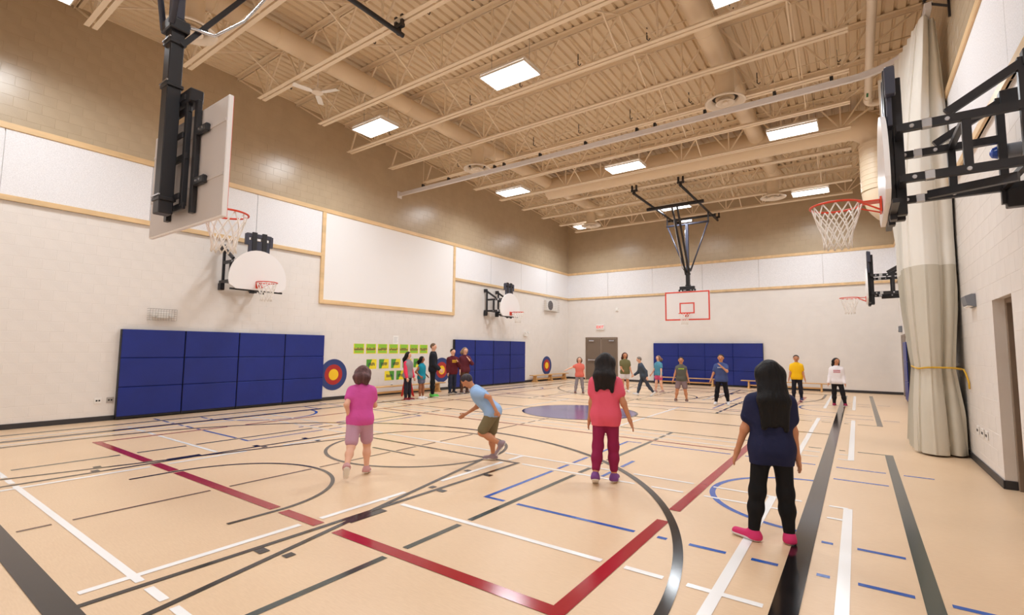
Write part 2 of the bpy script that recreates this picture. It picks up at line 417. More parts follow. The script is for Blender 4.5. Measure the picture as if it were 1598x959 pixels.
# upper paint on the mortar plane above the band
for nm, b in (('upper_paint', (XL - E_, XL - E_ + 0.001, YB, YE, T1, 8.6)),):
    MB().box(*b).build('mortar_upper', 'wall_up', wall_left)
MB().box(XL, XR, YE + E_ - 0.001, YE + E_, T1, 8.6).build('mortar_upper', 'wall_up', wall_end)
MB().box(XR + E_ - 0.001, XR + E_, YB, YE, T1, 8.6).build('mortar_upper', 'wall_up', wall_right)
MB().box(XL, XR, YB, YB + 0.001, T1, 8.6).build('paint_upper', 'wall_up', wall_back)
# acoustic panels
def panels(wall, us, mk):
    for a, b in zip(us[:-1], us[1:]): mk(a + 0.006, b - 0.006).build('acoustic_panel', 'acoustic', wall)
panels(wall_left, (YB, 1.64, 3.97, 6.31, 8.22), lambda a, b: MB().bbox(XL - 0.01, XL + 0.03, a, b, T2, T1, 0.004))
panels(wall_left, (14.05, 16.35, 18.65, 20.95, YE), lambda a, b: MB().bbox(XL - 0.01, XL + 0.03, a, b, T2, T1, 0.004))
panels(wall_end, tuple(XL + 14.1 * i / 6 for i in range(7)), lambda a, b: MB().bbox(a, b, YE - 0.03, YE + 0.01, T2, T1, 0.004))
panels(wall_right, (YB, 1.5, 3.85, 6.45, 9.0, 11.4, 13.8, 16.2, 18.6, 20.9, YE), lambda a, b: MB().bbox(XR - 0.03, XR + 0.01, a, b, T2, T1, 0.004))
# wood trim
TP = 0.055
tn = [0]
def trim(x0, x1, y0, y1, z0, z1):
    tn[0] += 1
    return struct('trim_%d' % tn[0], MB().bbox(x0, x1, y0, y1, z0, z1, 0.006), 'wood_trim')
trim(XL, XL + TP, YB, YE, T1, T1 + 0.12); trim(XL + TP, XR, YE - TP, YE, T1, T1 + 0.12); trim(XR - TP, XR, YB, YE - TP, T1, T1 + 0.12)
trim(XL, XL + TP, YB, 8.22, T2, T2 + 0.105); trim(XL, XL + TP, 14.06, YE, T2, T2 + 0.105)
trim(XL + TP, XR, YE - TP, YE, T2, T2 + 0.105); trim(XR - TP, XR, YB, YE - TP, T2, T2 + 0.105)
# baseboards
struct('baseboard_left', MB().bbox(XL, XL + 0.015, YB, YE, 0.001, 0.1, 0.004), 'rubber')
bb = MB().bbox(XL + 0.015, -11.74, YE - 0.015, YE, 0.001, 0.1, 0.004); bb.bbox(-9.86, XR, YE - 0.015, YE, 0.001, 0.1, 0.004)
struct('baseboard_end', bb, 'rubber')
bb = MB().bbox(XR - 0.015, XR, REC[0][1] - 0.015, 20.9, 0.001, 0.1, 0.004); bb.bbox(XR - 0.015, XR, REC[1][1] + 0.015, REC[0][0], 0.001, 0.1, 0.004)
bb.bbox(XR, XR + 0.11, REC[0][1] - 0.015, REC[0][1], 0.001, 0.1, 0.004)
struct('baseboard_right', bb, 'rubber')

# ---- doors
def panic_door(d, y, x0, x1, flip):
    lf = MB().bbox(x0 + 0.004, x1 - 0.004, y, y + 0.045, 0.012, 2.12, 0.004).build('door_leaf', 'door_brown', d)
    bar = MB().bbox(x0 + 0.1, x1 - 0.08, y - 0.07, y - 0.03, 0.99, 1.05, 0.008); bar.bbox(x0 + 0.1, x0 + 0.18, y - 0.06, y, 0.97, 1.07, 0.006); bar.bbox(x1 - 0.16, x1 - 0.08, y - 0.06, y, 0.97, 1.07, 0.006)
    bar.build('push_bar', 'zinc', lf)
    cx = (x0 + 0.3) if not flip else (x0 + 0.55)
    MB().bbox(cx - 0.14, cx + 0.14, y - 0.06, y, 1.98, 2.05, 0.01).build('door_closer', 'zinc', lf)
door_1 = struct('door_1', MB().bbox(-11.7, -11.64, YE - 0.03, YE + 0.12, 0, 2.2, 0.006).bbox(-9.96, -9.9, YE - 0.03, YE + 0.12, 0, 2.2, 0.006).bbox(-11.64, -9.96, YE - 0.03, YE + 0.12, 2.14, 2.2, 0.006).bbox(-10.83, -10.77, YE + 0.0, YE + 0.1, 0.01, 2.14, 0.006), 'frame_brown')
panic_door(door_1, YE + 0.0 - 0.012, -11.64, -10.83, 0); panic_door(door_1, YE - 0.012, -10.77, -9.96, 1)
def recess_door(n, y0, y1):
    x = XR + 0.11
    d = struct('door_%d' % n, MB().bbox(x, x + 0.14, y0, y0 + 0.06, 0, RH, 0.006).bbox(x, x + 0.14, y1 - 0.06, y1, 0, RH, 0.006).bbox(x, x + 0.14, y0 + 0.06, y1 - 0.06, RH - 0.06, RH, 0.006), 'frame_brown')
    lf = MB().bbox(x + 0.08, x + 0.125, y0 + 0.064, y1 - 0.064, 0.012, RH - 0.064, 0.004).build('door_leaf', 'door_brown', d)
    h = MB().tube([(x + 0.08, y0 + 0.13, 1.02), (x + 0.03, y0 + 0.13, 1.02), (x + 0.02, y0 + 0.24, 1.02)], 0.012, 8); h.lathe([(0.028, 0), (0.028, 0.012)], (x + 0.068, y0 + 0.13, 1.02), 12, 'x')
    h.build('door_handle', 'zinc', lf, True)
recess_door(2, *REC[0]); recess_door(3, *REC[1])
x = XR - 0.02
door_4 = struct('door_4', MB().bbox(x, x + 0.05, 21.0, 21.08, 0, 2.2, 0.006).bbox(x, x + 0.05, 22.62, 22.7, 0, 2.2, 0.006).bbox(x, x + 0.05, 21.08, 22.62, 2.12, 2.2, 0.006), 'frame_brown')
MB().bbox(x + 0.01, x + 0.04, 21.084, 22.616, 0.01, 2.116, 0.004).build('door_leaf', 'door_brown', door_4)

# ---- ceiling deck: trapezoid ribs running the length of the hall
prof = []
per, dep = 0.2, 0.045
n = int((XR - XL + 0.2) / per) + 1
for i in range(n):
    x0 = XL - 0.1 + i * per
    prof += [(x0, 0), (x0 + 0.128, 0), (x0 + 0.148, dep), (x0 + 0.18, dep)]
mb = MB()
k = len(prof)
mb.add([(px, YB - 0.1, ZC + pz) for px, pz in prof] + [(px, YE + 0.1, ZC + pz) for px, pz in prof], [(i + 1, i, k + i, k + i + 1) for i in range(k - 1)])
mb.box(XL - 0.3, XR + 0.9, YB - 0.3, YE + 0.3, ZC + dep + 0.01, ZC + 0.3)
ceiling = struct('ceiling', mb, 'deck')

# ================================================================ ROOF STEEL
ORD = ['first', 'second', 'third', 'fourth', 'fifth', 'sixth', 'seventh', 'eighth', 'ninth', 'tenth', 'eleventh', 'twelfth', 'thirteenth', 'fourteenth', 'fifteenth']
JY = [2.44 + 1.61 * k for k in range(-2, 13)]
ZB = 7.5
def make_joist(ext):
    t = thing('roof_joist', '', 'joist', (0, 0, 0))
    xb0, xb1 = (-12.5 if ext else -11.52), 0.1
    for s in (-1, 1):
        y = s * 0.06
        mb = MB().box(xb0, xb1, y - 0.042, y + 0.042, ZB, ZB + 0.012).box(xb0, xb1, y - s * 0.042, y - s * 0.03, ZB + 0.012, ZB + 0.08)
        mb.build('bottom_chord', 'steel_tan', t)
        mb = MB().box(XL + 0.02, XR - 0.02, y - 0.042, y + 0.042, 8.44, 8.455).box(XL + 0.02, XR - 0.02, y - s * 0.042, y - s * 0.03, 8.37, 8.44)
        mb.build('top_chord', 'steel_tan', t)
    xs = [-11.3 + 1.3975 * i for i in range(9)]
    sh = {}
    def web(a, b, key):
        c = (Vector(a) + Vector(b)) / 2
        if key not in sh: sh[key] = MB().bar(Vector(a) - c, Vector(b) - c, 0.036).mesh('web_bar')
        o = link('web_bar', sh[key], 'steel_tan', t); o.location = c
    for x in xs:
        web((x, 0, ZB + 0.02), (x - 0.62, 0, 8.42), 'l'); web((x, 0, ZB + 0.02), (x + 0.62, 0, 8.42), 'r'); web((x, 0, ZB + 0.02), (x, 0, 8.42), 'v')
    web((xs[0], 0, ZB + 0.02), (XL + 0.05, 0, 8.4), 'e0'); web((xs[-1], 0, ZB + 0.02), (XR - 0.05, 0, 8.4), 'e1')
    if ext: web((-12.45, 0, ZB + 0.01), (-12.2, 0, 8.08), 'x')
    return t
jn, jx = make_joist(False), make_joist(True)
usedj = set()
for k, y in enumerate(JY):
    src = jx if 6 <= k <= 8 else jn
    o = src if src not in usedj else copy_tree(src)
    usedj.add(src); o.location = (0, y, 0)
    tag(o, 'tan open-web steel roof joist, %s counted from the far end wall' % ORD[len(JY) - 1 - k], 'joist', 'open-web roof joists')
for i, x in enumerate((-10.6, -7.85, -3.7, -0.8)):
    t = thing('cross_bridging', ['tan diagonal bridging between joists nearest the left wall', 'tan diagonal bridging between joists just right of the left duct', 'tan diagonal bridging between joists just left of the right duct', 'tan diagonal bridging between joists nearest the right wall'][i], 'bracing', (x, 0, 0), 'diagonal joist bridging')
    me = MB().bar((0, 0, ZB + 0.03), (0, 1.61, 8.4), 0.03).mesh('brace'); me2 = MB().bar((0, 0, 8.4), (0, 1.61, ZB + 0.03), 0.03).mesh('brace')
    for k, y in enumerate(JY[:-1]):
        if 15 < y < 16: continue                     # the main duct fills this bay
        for m_ in (me, me2): o = link('brace', m_, 'steel_tan', t); o.location = (0, y, 0)

# ---- lamps
def make_lamp():
    t = thing('high_bay_lamp', '', 'ceiling lamp', (0, 0, 0))
    MB().bbox(-0.59, 0.59, -0.32, 0.32, 0.03, 0.1, 0.02).build('housing', 'lamp_body', t)
    MB().bbox(-0.4, 0.4, -0.1, 0.1, 0.1, 0.16, 0.02).build('ballast_box', 'lamp_body', t)
    for s in (-1, 1):
        MB().bbox(-0.57, 0.57, s * 0.313 - 0.009, s * 0.313 + 0.009, -0.015, 0.03, 0.003).build('side_rail', 'lamp_body', t)
        MB().bbox(s * 0.578 - 0.01, s * 0.578 + 0.01, -0.32, 0.32, -0.015, 0.03, 0.003).build('end_rail', 'lamp_body', t)
    MB().bbox(-0.567, 0.567, -0.012, 0.012, -0.015, 0.03, 0.003).build('centre_rail', 'lamp_body', t)
    for s in (-1, 1):
        MB().box(-0.566, 0.566, s * 0.158 - 0.144, s * 0.158 + 0.144, 0.0, 0.02).build('lens', 'lamp_lens', t)
    for sx in (-0.5, 0.5):
        MB().bar((sx, 0, 0.1), (sx, 0, 1.04), 0.008).build('hanger', 'wire', t)
    return t
lamp = make_lamp()
ld = bpy.data.lights.new('lamp_light', 'AREA'); ld.shape = 'RECTANGLE'; ld.size = 1.13; ld.size_y = 0.58
ld.energy = LAMP_W; ld.spread = LAMP_SPREAD; ld.color = (0.9, 0.955, 1.0)
lo = bpy.data.objects.new('lamp_light', ld); C.objects.link(lo); lo.parent = lamp; lo.location = (0, 0, -0.018)
first = True
cols = ((-10.3, 'over the left side'), (-5.87, 'along the middle'), (-1.18, 'over the right side'))
rows = ((1.7, 'near end of the hall'), (8.1, 'second row of lamps'), (14.5, 'third row of lamps'), (20.6, 'row nearest the end wall'))
for x, cn in cols:
    for y, rn in rows:
        o = lamp if first else copy_tree(lamp); first = False
        o.location = (x, y if not (x == -5.87 and y > 20) else 19.75, 7.42)
        tag(o, 'bright two-lens high bay lamp %s, %s' % (cn, rn), 'ceiling lamp', 'high bay lamps')

# ---- ducts
def ringed(p0, p1, r, step):
    p0, p1 = Vector(p0), Vector(p1); L = (p1 - p0).length; d = (p1 - p0) / L
    pts, rs = [p0], [r]; s = step
    while s < L - 0.05:
        for o, rr in ((-0.02, r), (-0.012, r + 0.008), (0.012, r + 0.008), (0.02, r)): pts.append(p0 + d * (s + o)); rs.append(rr)
        s += step
    pts.append(p1); rs.append(r); return pts, rs
def supply_duct(x, label, y1):
    t = thing('supply_duct', label, 'duct', (x, 11, 8.0))
    for a, b in ((YB + 0.02, 15.8), (16.44, y1)):
        p, r = ringed((x, a, 8.0), (x, b, 8.0), 0.215, 1.2); MB().tube(p, r, 24).build('duct_run', 'duct', t, True, True)
    return t
supply_duct(-9.57, 'long round tan duct running along the ceiling near the left wall', 20.6)
supply_duct(-2.23, 'long round tan spiral duct running along the ceiling right of centre', 20.6)
cd = thing('main_duct', 'wide tan duct crossing the ceiling and turning down beside the right wall', 'duct', (-4, 16.1, 7.85))
R = 0.4; cy = 16.12; cz = 7.86
pts = [(-9.7 + 0.8 * i, cy, cz) for i in range(12)]; pts = [p for p in pts if p[0] < 0.0]
pts += [(0.02 + 0.7 * math.sin(a), cy, cz - 0.7 * (1 - math.cos(a))) for a in [PI / 2 * i / 8 for i in range(9)]]
MB().tube(pts, R, 28).build('duct_run', 'duct', cd, True, True)
p, r = ringed((0.72, cy, cz - 0.7), (0.72, cy, 5.9), R + 0.06, 0.14); MB().tube(p, r, 28).build('riser', 'duct', cd, True, True)
MB().tube([(0.72, cy, 5.9)] + [(0.72 + 0.6 * (1 - math.cos(a)), cy, 5.9 - 0.6 * math.sin(a)) for a in [PI / 2 * i / 8 for i in range(1, 8)]] + [(XR - 0.032, cy, 5.3)], R + 0.055, 28).build('elbow', 'duct', cd, True, True)
MB().tube([(0.72, cy, cz - 0.74), (0.72, cy, cz - 0.66)], R + 0.075, 28).build('collar', 'duct', cd, True, True)
# round diffusers dropping from the ducts
def make_diffuser():
    t = thing('round_diffuser', '', 'air diffuser', (0, 0, 0))
    MB().lathe([(0.205, 0.08), (0.205, 0.72)], n=24).build('neck', 'duct', t, True, True)
    MB().lathe([(0.21, 0.14), (0.3, 0.1), (0.43, 0.02), (0.43, 0.0), (0.39, -0.004), (0.3, 0.05), (0.275, 0.1), (0.275, 0.12)], n=32).build('outer_cone', 'diffuser', t, True, True)
    MB().lathe([(0.27, 0.118), (0.27, 0.112), (0.02, 0.112)], n=24).build('throat_shade', 'slot_shade', t, False)  # dark disc closing the neck; its colour stands in for shade between the cones
    MB().lathe([(0.1, 0.08), (0.17, 0.03), (0.205, -0.02), (0.17, -0.022), (0.13, 0.01), (0.09, 0.05)], n=32).build('middle_cone', 'diffuser', t, True, True)
    MB().lathe([(0.03, 0.06), (0.05, 0.01), (0.06, -0.02), (0.01, -0.026)], n=24).build('inner_cone', 'diffuser', t, True, True)
    return t
df = make_diffuser(); first = True
for x, y, lb in ((-9.57, 3.38, 'round ceiling air diffuser behind the mast of the nearest hoop'), (-9.57, 11.5, 'round ceiling air diffuser over the left end of the curtain track'), (-2.23, 11.45, 'large round ceiling air diffuser above the curtain track on the right duct'),
                 (-2.3, 19.8, 'round ceiling air diffuser by the far right lamp'), (-9.75, 19.9, 'round ceiling air diffuser in the far left corner')):
    o = df if first else copy_tree(df); first = False
    o.location = (x, y, 7.2); tag(o, lb, 'air diffuser', 'round air diffusers')
# roof drain pipe
t = thing('drain_pipe', 'pale round drain pipe under the ceiling turning into the right wall', 'pipe', (0.46, 12, 7.7))
MB().tube([(0.46, YB + 0.02, 7.72), (0.46, 14.4, 7.72)] + [(0.46 + 0.18 * (1 - math.cos(a)), 14.4 + 0.18 * math.sin(a), 7.72) for a in [PI / 2 * i / 6 for i in range(1, 7)]] + [(XR - 0.005, 14.58, 7.72)], 0.078, 16).build('pipe_run', 'diffuser', t, True, True)
MB().tube([(0.46, 14.15, 7.72), (0.46, 14.38, 7.72)], 0.09, 16).build('coupling', 'diffuser', t, True, True)
MB().bbox(0.42, 0.46, 13.75, 13.95, 7.632, 7.642, 0.002).build('green_label', 'green_tag', t)
# ceiling fan
t = thing('ceiling_fan', 'pale three-blade ceiling fan hanging near the left wall', 'fan', (-9.95, 6.15, 7.35))
MB().tube([(-9.95, 6.15, 7.48), (-9.95, 6.15, 8.45)], 0.014, 8).build('rod', 'diffuser', t, True)
MB().lathe([(0.05, 0.14), (0.12, 0.1), (0.13, 0.03), (0.08, 0), (0.02, -0.01)], (-9.95, 6.15, 7.38), 20).build('motor', 'diffuser', t, True, True)
for a in (0.35, 0.35 + 2 * PI / 3, 0.35 + 4 * PI / 3):
    c, s = math.cos(a), math.sin(a)
    MB().prism([(0.1, -0.03), (0.2, -0.07), (0.54, -0.08), (0.56, 0.05), (0.2, 0.07), (0.1, 0.03)], lambda u, v, d: (-9.95 + u * c - v * s, 6.15 + u * s + v * c, 7.41 + d + v * 0.15), 0, 0.012).build('blade', 'plastic_white', t)
for y, lb in ((6.45, 'thin tan conduit with small hooks under the deck in front of the second lamp row'), (9.7, 'thin tan conduit with small hooks under the deck between second and third lamp rows'), (12.9, 'thin tan conduit with small hooks under the deck beyond the curtain track')):
    t = thing('ceiling_conduit', lb, 'conduit', (XC, y, 8.3), 'ceiling conduits')
    MB().tube([(XL + 0.05, y, 8.3), (XR - 0.05, y, 8.3)], 0.012, 6).build('conduit_run', 'steel_tan', t, True)
    for i in range(8):
        x = XL + 1.1 + 1.65 * i; MB().tube([(x, y, 8.46), (x, y, 8.2), (x + 0.04, y, 8.16), (x + 0.07, y, 8.2)], 0.012, 6).build('hook', 'black_steel', t, True)
# ---- divider curtain track
tz = 6.84
t = thing('curtain_track', 'silver curtain track spanning the hall under the joists', 'curtain track', (-6, 11.15, tz))
path = [(XL + 0.02, 11.15), (0.1, 11.15)] + [(0.1 + 1.0 * math.sin(a), 10.15 + 1.0 * math.cos(a)) for a in [PI / 2 * i / 10 for i in range(1, 11)]] + [(1.1, 9.35)]
def ribbon(path, z0, z1, hw):
    mb = MB(); A = []
    for i, p in enumerate(path):
        a = Vector(path[max(0, i - 1)]); b = Vector(path[min(len(path) - 1, i + 1)]); d = (b - a).normalized(); nn = Vector((-d.y, d.x)) * hw
        A.append([(p[0] + nn.x, p[1] + nn.y, z0), (p[0] - nn.x, p[1] - nn.y, z0), (p[0] - nn.x, p[1] - nn.y, z1), (p[0] + nn.x, p[1] + nn.y, z1)])
    vs = [q for r in A for q in r]; fs = []
    for i in range(len(A) - 1):
        for j in range(4): fs.append((4 * i + j, 4 * i + (j + 1) % 4, 4 * i + 4 + (j + 1) % 4, 4 * i + 4 + j))
    fs += [(3, 2, 1, 0), tuple(4 * (len(A) - 1) + j for j in range(4))]
    return mb.add(vs, fs)
ribbon(path, tz - 0.05, tz + 0.05, 0.035).build('track_rail', 'alu', t)
ribbon(path, tz + 0.05, tz + 0.062, 0.05).build('top_flange', 'alu', t)
for x in (-11.6, -10.45, -8.6, -8.25, -7.0, -5.6, -4.2, -3.75, -2.6, -1.2, -0.2):
    h = MB().bbox(x - 0.03, x + 0.03, 11.1, 11.2, tz + 0.062, tz + 0.16, 0.006).build('hanger_clamp', 'plastic_black', t)
    MB().bar((x, 11.15, tz + 0.16), (x, 11.15, 8.44), 0.012).build('rod', 'steel_tan', h)
MB().bbox(XL, XL + 0.02, 11.05, 11.25, tz - 0.12, tz + 0.12, 0.004).build('end_plate', 'alu', t)
t = thing('track_bracket', 'black triangular bracket on the right wall above the curtain', 'bracket', (XR, 9.35, 6.6))
for a, b in (((XR - 0.02, 9.3, 6.55), (XR - 0.02, 9.3, 7.4)), ((XR - 0.02, 9.3, 6.72), (1.05, 9.42, 6.95)), ((XR - 0.02, 9.3, 7.12), (1.05, 9.42, 6.97))):
    MB().bar(a, b, 0.03).build('strut', 'black_steel', t)
# ---- the gathered divider curtain
def curtain_mesh(z0, z1, nz, name):
    NP = 17; mb = MB(); rows = []
    PH = [i / 8 for i in range((NP - 1) * 8)] + [NP - 1 + i / 56 for i in range(57)]
    kz = (0, 0.7, 1.15, 1.33, 1.55, 2.2, 3.0, 4.2, 5.4, 6.78)
    kA = (0.335, 0.30, 0.258, 0.24, 0.258, 0.30, 0.335, 0.335, 0.25, 0.125)
    stp = lambda v, e, w_: max(0.0, min(1.0, (v - e) / w_))
    for iz in range(nz + 1):
        z = z0 + (z1 - z0) * iz / nz
        A = float(np.interp(z, kz, kA)); top = max(0.0, min(1.0, (z - 3.5) / 3.3)); row = []
        tie = math.exp(-((z - 1.33) / 0.45) ** 2)
        for ph in PH:
            u = ph / NP
            lin_ = 1 - 2 * abs((ph % 2) - 1) if ph < NP - 1 else 2 * (ph - NP + 1) - 1
            tri = math.copysign(1 - (1 - abs(lin_)) ** 1.25, lin_)
            if NP % 2 == 0 and ph >= NP - 1: tri = -tri
            y = 11.35 - 1.4 * u - 0.42 * top * u
            sq = 1 - 0.22 * tie; y = 10.6 + (y - 10.6) * (sq if y > 10.6 else 1 - 0.06 * tie)
            xc = 1.0 + top * (0.08 - 0.42 * (1 - u) ** 1.6)
            x = xc + A * tri + 0.012 * math.sin(9 * u + 1.7 * z) * (1 - 0.5 * top)
            if ph >= NP - 1:                                    # the front face: overlapping panels and folds
                c1 = 0.18 + 0.06 * math.sin(0.9 * z); v = lin_
                y += 0.10 * (1 - stp(v, -0.86, 0.03)) + 0.09 * (1 - stp(v, -0.68, 0.03)) + 0.15 * stp(v, c1, 0.03) + 0.05 * stp(v, 0.8, 0.03)
                y -= 0.13 * math.sin(PI * stp(v, -0.68, c1 + 0.68)) ** 0.8 + 0.1 * math.sin(PI * stp(v, c1, 0.8 - c1)) ** 0.8
                y -= 0.018 * math.sin(PI * stp(v, -0.3, 0.12)) * (1 if z < 2.95 else 0.4)
                y += 0.006 * tie * math.sin(26 * v) + 0.004 * math.sin(7 * z + 5 * v) * (0.4 + tie)
                y -= 0.10 * max(0, 1.0 - z) * (0.5 + 0.3 * math.sin(5 * v))
            else: y += 0.03 * math.sin(PI * (ph % 1)) * math.sin(3 * ph + 0.8 * z)
            row.append((min(x, XR - 0.03), y, z))
        rows.append(row)
    w_ = len(PH); vs = [p for r in rows for p in r]
    mb.add(vs, [(a * w_ + b, a * w_ + b + 1, (a + 1) * w_ + b + 1, (a + 1) * w_ + b) for a in range(nz) for b in range(w_ - 1)])
    return mb
cu = thing('divider_curtain', 'tall gathered beige divider curtain tied with a yellow rope by the right wall', 'curtain', (1.0, 10.6, 0))
o = curtain_mesh(0.03, 2.95, 48, 'v').build('vinyl_panel', 'curtain_vinyl', cu, True); o.data.set_sharp_from_angle(angle=0.9)
o = curtain_mesh(2.95, 6.78, 30, 'm').build('mesh_panel', 'curtain_mesh', cu, True); o.data.set_sharp_from_angle(angle=0.9)
pts = []
for i in range(48):
    a = 2 * PI * i / 48; c, s = math.cos(a), math.sin(a); pw = 0.45
    pts.append((1.03 + 0.275 * math.copysign(abs(c) ** pw, c), 10.55 + 0.68 * math.copysign(abs(s) ** pw, s), 1.335 + 0.012 * math.sin(3 * a)))
rp = MB().tube(pts, 0.014, 8, closed=True); rp.tube([(1.29, 9.93, 1.33), (1.31, 9.9, 1.27), (1.325, 9.8, 1.14), (1.32, 9.75, 1.05)], 0.012, 8)
rp.build('tie_rope', 'rope', cu, True)

# ================================================================ BASKETBALL HOOPS
def rim_parts(t, yb, zr=3.05):
    cyr = yb + 0.15 + 0.2286
    r_ = MB().tube([(0.2286 * math.cos(a), cyr + 0.2286 * math.sin(a), zr) for a in [2 * PI * i / 36 for i in range(36)]], 0.011, 8, closed=True)
    rim = r_.build('rim', 'rim', t, True)
    b = MB().bbox(-0.075, 0.075, yb + 0.005, yb + 0.02, zr - 0.12, zr + 0.03, 0.003).bbox(-0.07, 0.07, yb + 0.02, yb + 0.16, zr - 0.008, zr + 0.004, 0.002)
    for s in (-1, 1): b.tube([(s * 0.06, yb + 0.02, zr - 0.1), (s * 0.15, yb + 0.2, zr - 0.01)], 0.008, 6)
    b.build('rim_bracket', 'rim', rim)
    nb = MB(); NS = 12
    lev = [(0.215, 0.0), (0.195, -0.09), (0.165, -0.18), (0.135, -0.27), (0.12, -0.36), (0.125, -0.43)]
    for i in range(NS):
        for s in (-1, 1):
            pts = []
            for k, (rr, dz) in enumerate(lev):
                a = 2 * PI * (i + s * 0.5 * k) / NS; pts.append((rr * math.cos(a), cyr + rr * math.sin(a), zr + dz - 0.008))
            nb.tube(pts, 0.0065, 5)
    nb.build('net', 'net', t, True)
def ceiling_hoop():
    t = thing('ceiling_hoop', '', 'basketball hoop', (0, 0, 0))
    # local +y is the court side; board front face at y=0
    bd = MB().bbox(-0.9, 0.9, -0.045, 0.0, 2.79, 3.99, 0.006).build('backboard', 'board_white', t)
    MB().box(-0.885, 0.885, -0.049, -0.045, 2.805, 3.975).build('back_panel', 'board_back', bd)
    for z in (3.21, 3.74): MB().bbox(-0.88, 0.88, -0.058, -0.049, z - 0.015, z + 0.015, 0.002).build('back_rib', 'board_back', bd)
    def frame_lines(x0, x1, z0, z1, w_):
        return MB().box(x0, x1, 0, 0.003, z0, z0 + w_).box(x0, x1, 0, 0.003, z1 - w_, z1).box(x0, x0 + w_, 0, 0.003, z0 + w_, z1 - w_).box(x1 - w_, x1, 0, 0.003, z0 + w_, z1 - w_)
    frame_lines(-0.895, 0.895, 2.795, 3.985, 0.055).build('border_line', 'board_line', bd)
    frame_lines(-0.3, 0.3, 3.07, 3.52, 0.05).build('target_square', 'board_line', bd)
    rim_parts(t, 0.0)
    # height adjuster behind the board
    for x in (-0.2, 0.2):
        MB().bbox(x - 0.03, x + 0.03, -0.15, -0.1, 2.98, 4.2, 0.004).build('inner_channel', 'black_steel', t)
    for x in (-0.31, 0.31):
        MB().bbox(x - 0.035, x + 0.035, -0.1, -0.055, 2.9, 4.08, 0.004).build('outer_channel', 'black_steel', t)
    for z in (2.98, 3.5, 4.0): MB().bbox(-0.24, 0.24, -0.14, -0.11, z - 0.035, z + 0.035, 0.005).build('adjuster_rung', 'black_steel', t)
    for z in (3.08, 3.72, 4.12): MB().bbox(-0.2, 0.2, -0.17, -0.15, z - 0.03, z + 0.03, 0.004).build('mast_strap', 'black_steel', t)
    for z in (3.21, 3.74):
        for s in (-1, 1):
            bk = MB().bbox(min(s * 0.34, s * 0.56), max(s * 0.34, s * 0.56), -0.1, -0.055, z - 0.04, z + 0.045, 0.01).build('board_bracket', 'black_steel', t)
            for q in (0.42, 0.5): MB().lathe([(0.012, -0.012), (0.012, 0.0)], (s * q, -0.1, z), 8, 'y').build('bolt', 'zinc', bk)
    MB().bbox(-0.3, 0.3, -0.16, -0.03, 4.06, 4.2, 0.01).build('top_bracket', 'black_steel', t)
    # mast
    MB().bbox(-0.075, 0.075, -0.29, -0.16, 2.9, 5.0, 0.008).build('lower_mast', 'black_steel', t)
    MB().bbox(-0.06, 0.06, -0.28, -0.17, 5.0, 6.85, 0.008).build('upper_mast', 'slate_steel', t)
    for z in (3.05, 4.25, 4.72): MB().bbox(-0.095, 0.095, -0.3, -0.145, z - 0.018, z + 0.018, 0.004).build('mast_clamp', 'black_steel', t)
    for z in (3.08, 4.28, 4.75): MB().bar((0.1, -0.3, z), (-0.1, -0.3, z), 0.014).build('clamp_rod', 'zinc', t)
    MB().bbox(-0.12, 0.12, -0.32, -0.13, 4.84, 4.96, 0.01).build('brace_collar', 'black_steel', t)
    for s in (-1, 1):
        MB().tube([(s * 0.1, -0.3, 4.88), (s * 0.82, -0.3, 6.82)], 0.03, 10).build('side_brace', 'slate_steel', t, True)
    MB().tube([(-0.87, -0.3, 6.86), (0.87, -0.3, 6.86)], 0.045, 12).build('top_tube', 'slate_steel', t, True)
    for s in (-1, 1):
        MB().bar((s * 0.07, -0.19, 4.7), (s * 0.1, 1.45, 7.2), 0.07, 0.05).build('folding_brace', 'black_steel', t)
    # ceiling rails
    for s in (-1, 1):
        MB().tube([(s * 0.84, -2.0, 7.28), (s * 0.84, 3.6, 7.28)], 0.045, 12).build('ceiling_rail', 'black_steel', t, True)
        MB().bar((s * 0.84, -0.3, 6.88), (s * 0.84, -0.3, 7.25), 0.05).build('rail_hanger', 'black_steel', t)
        for y in (3.5, -1.9): MB().bbox(s * 0.84 - 0.12, s * 0.84 + 0.12, y - 0.04, y + 0.04, 7.36, 7.43, 0.008).bbox(s * 0.84 - 0.04, s * 0.84 + 0.04, y - 0.03, y + 0.03, 7.24, 7.4, 0.006).bbox(s * 0.84 - 0.11, s * 0.84 - 0.05, y - 0.03, y + 0.03, 7.42, 7.6, 0.006).bbox(s * 0.84 + 0.05, s * 0.84 + 0.11, y - 0.03, y + 0.03, 7.42, 7.6, 0.006).build('joist_clamp', 'black_steel', t)
    MB().tube([(-1.1, 1.45, 7.22), (1.1, 1.45, 7.22)], 0.07, 12).build('front_cross_pipe', 'black_steel', t, True)
    MB().tube([(-1.0, -0.9, 7.25), (1.0, -0.9, 7.25)], 0.05, 12).build('rear_cross_pipe', 'black_steel', t, True)
    MB().bbox(-0.22, 0.22, -0.34, -0.2, 6.92, 7.02, 0.01).build('winch', 'zinc', t)
    MB().tube([(0.14, -0.14, 4.9), (0.13, 0.1, 4.95), (0.12, 0.4, 5.3), (0.12, 0.75, 5.95), (0.12, 1.4, 7.15)], 0.016, 6).build('safety_strap', 'zinc', t, True)
    MB().tube([(0.05, -0.2, 6.9), (0.02, 0.0, 6.3), (0.08, -0.1, 5.5)], 0.008, 6).build('cable', 'zinc', t, True)
    return t
h1 = ceiling_hoop(); h2 = copy_tree(h1)
h1.location = (-5.74, 2.12, 0); tag(h1, 'ceiling-hung basketball hoop seen from behind, nearest the camera', 'basketball hoop', 'ceiling-hung hoops')
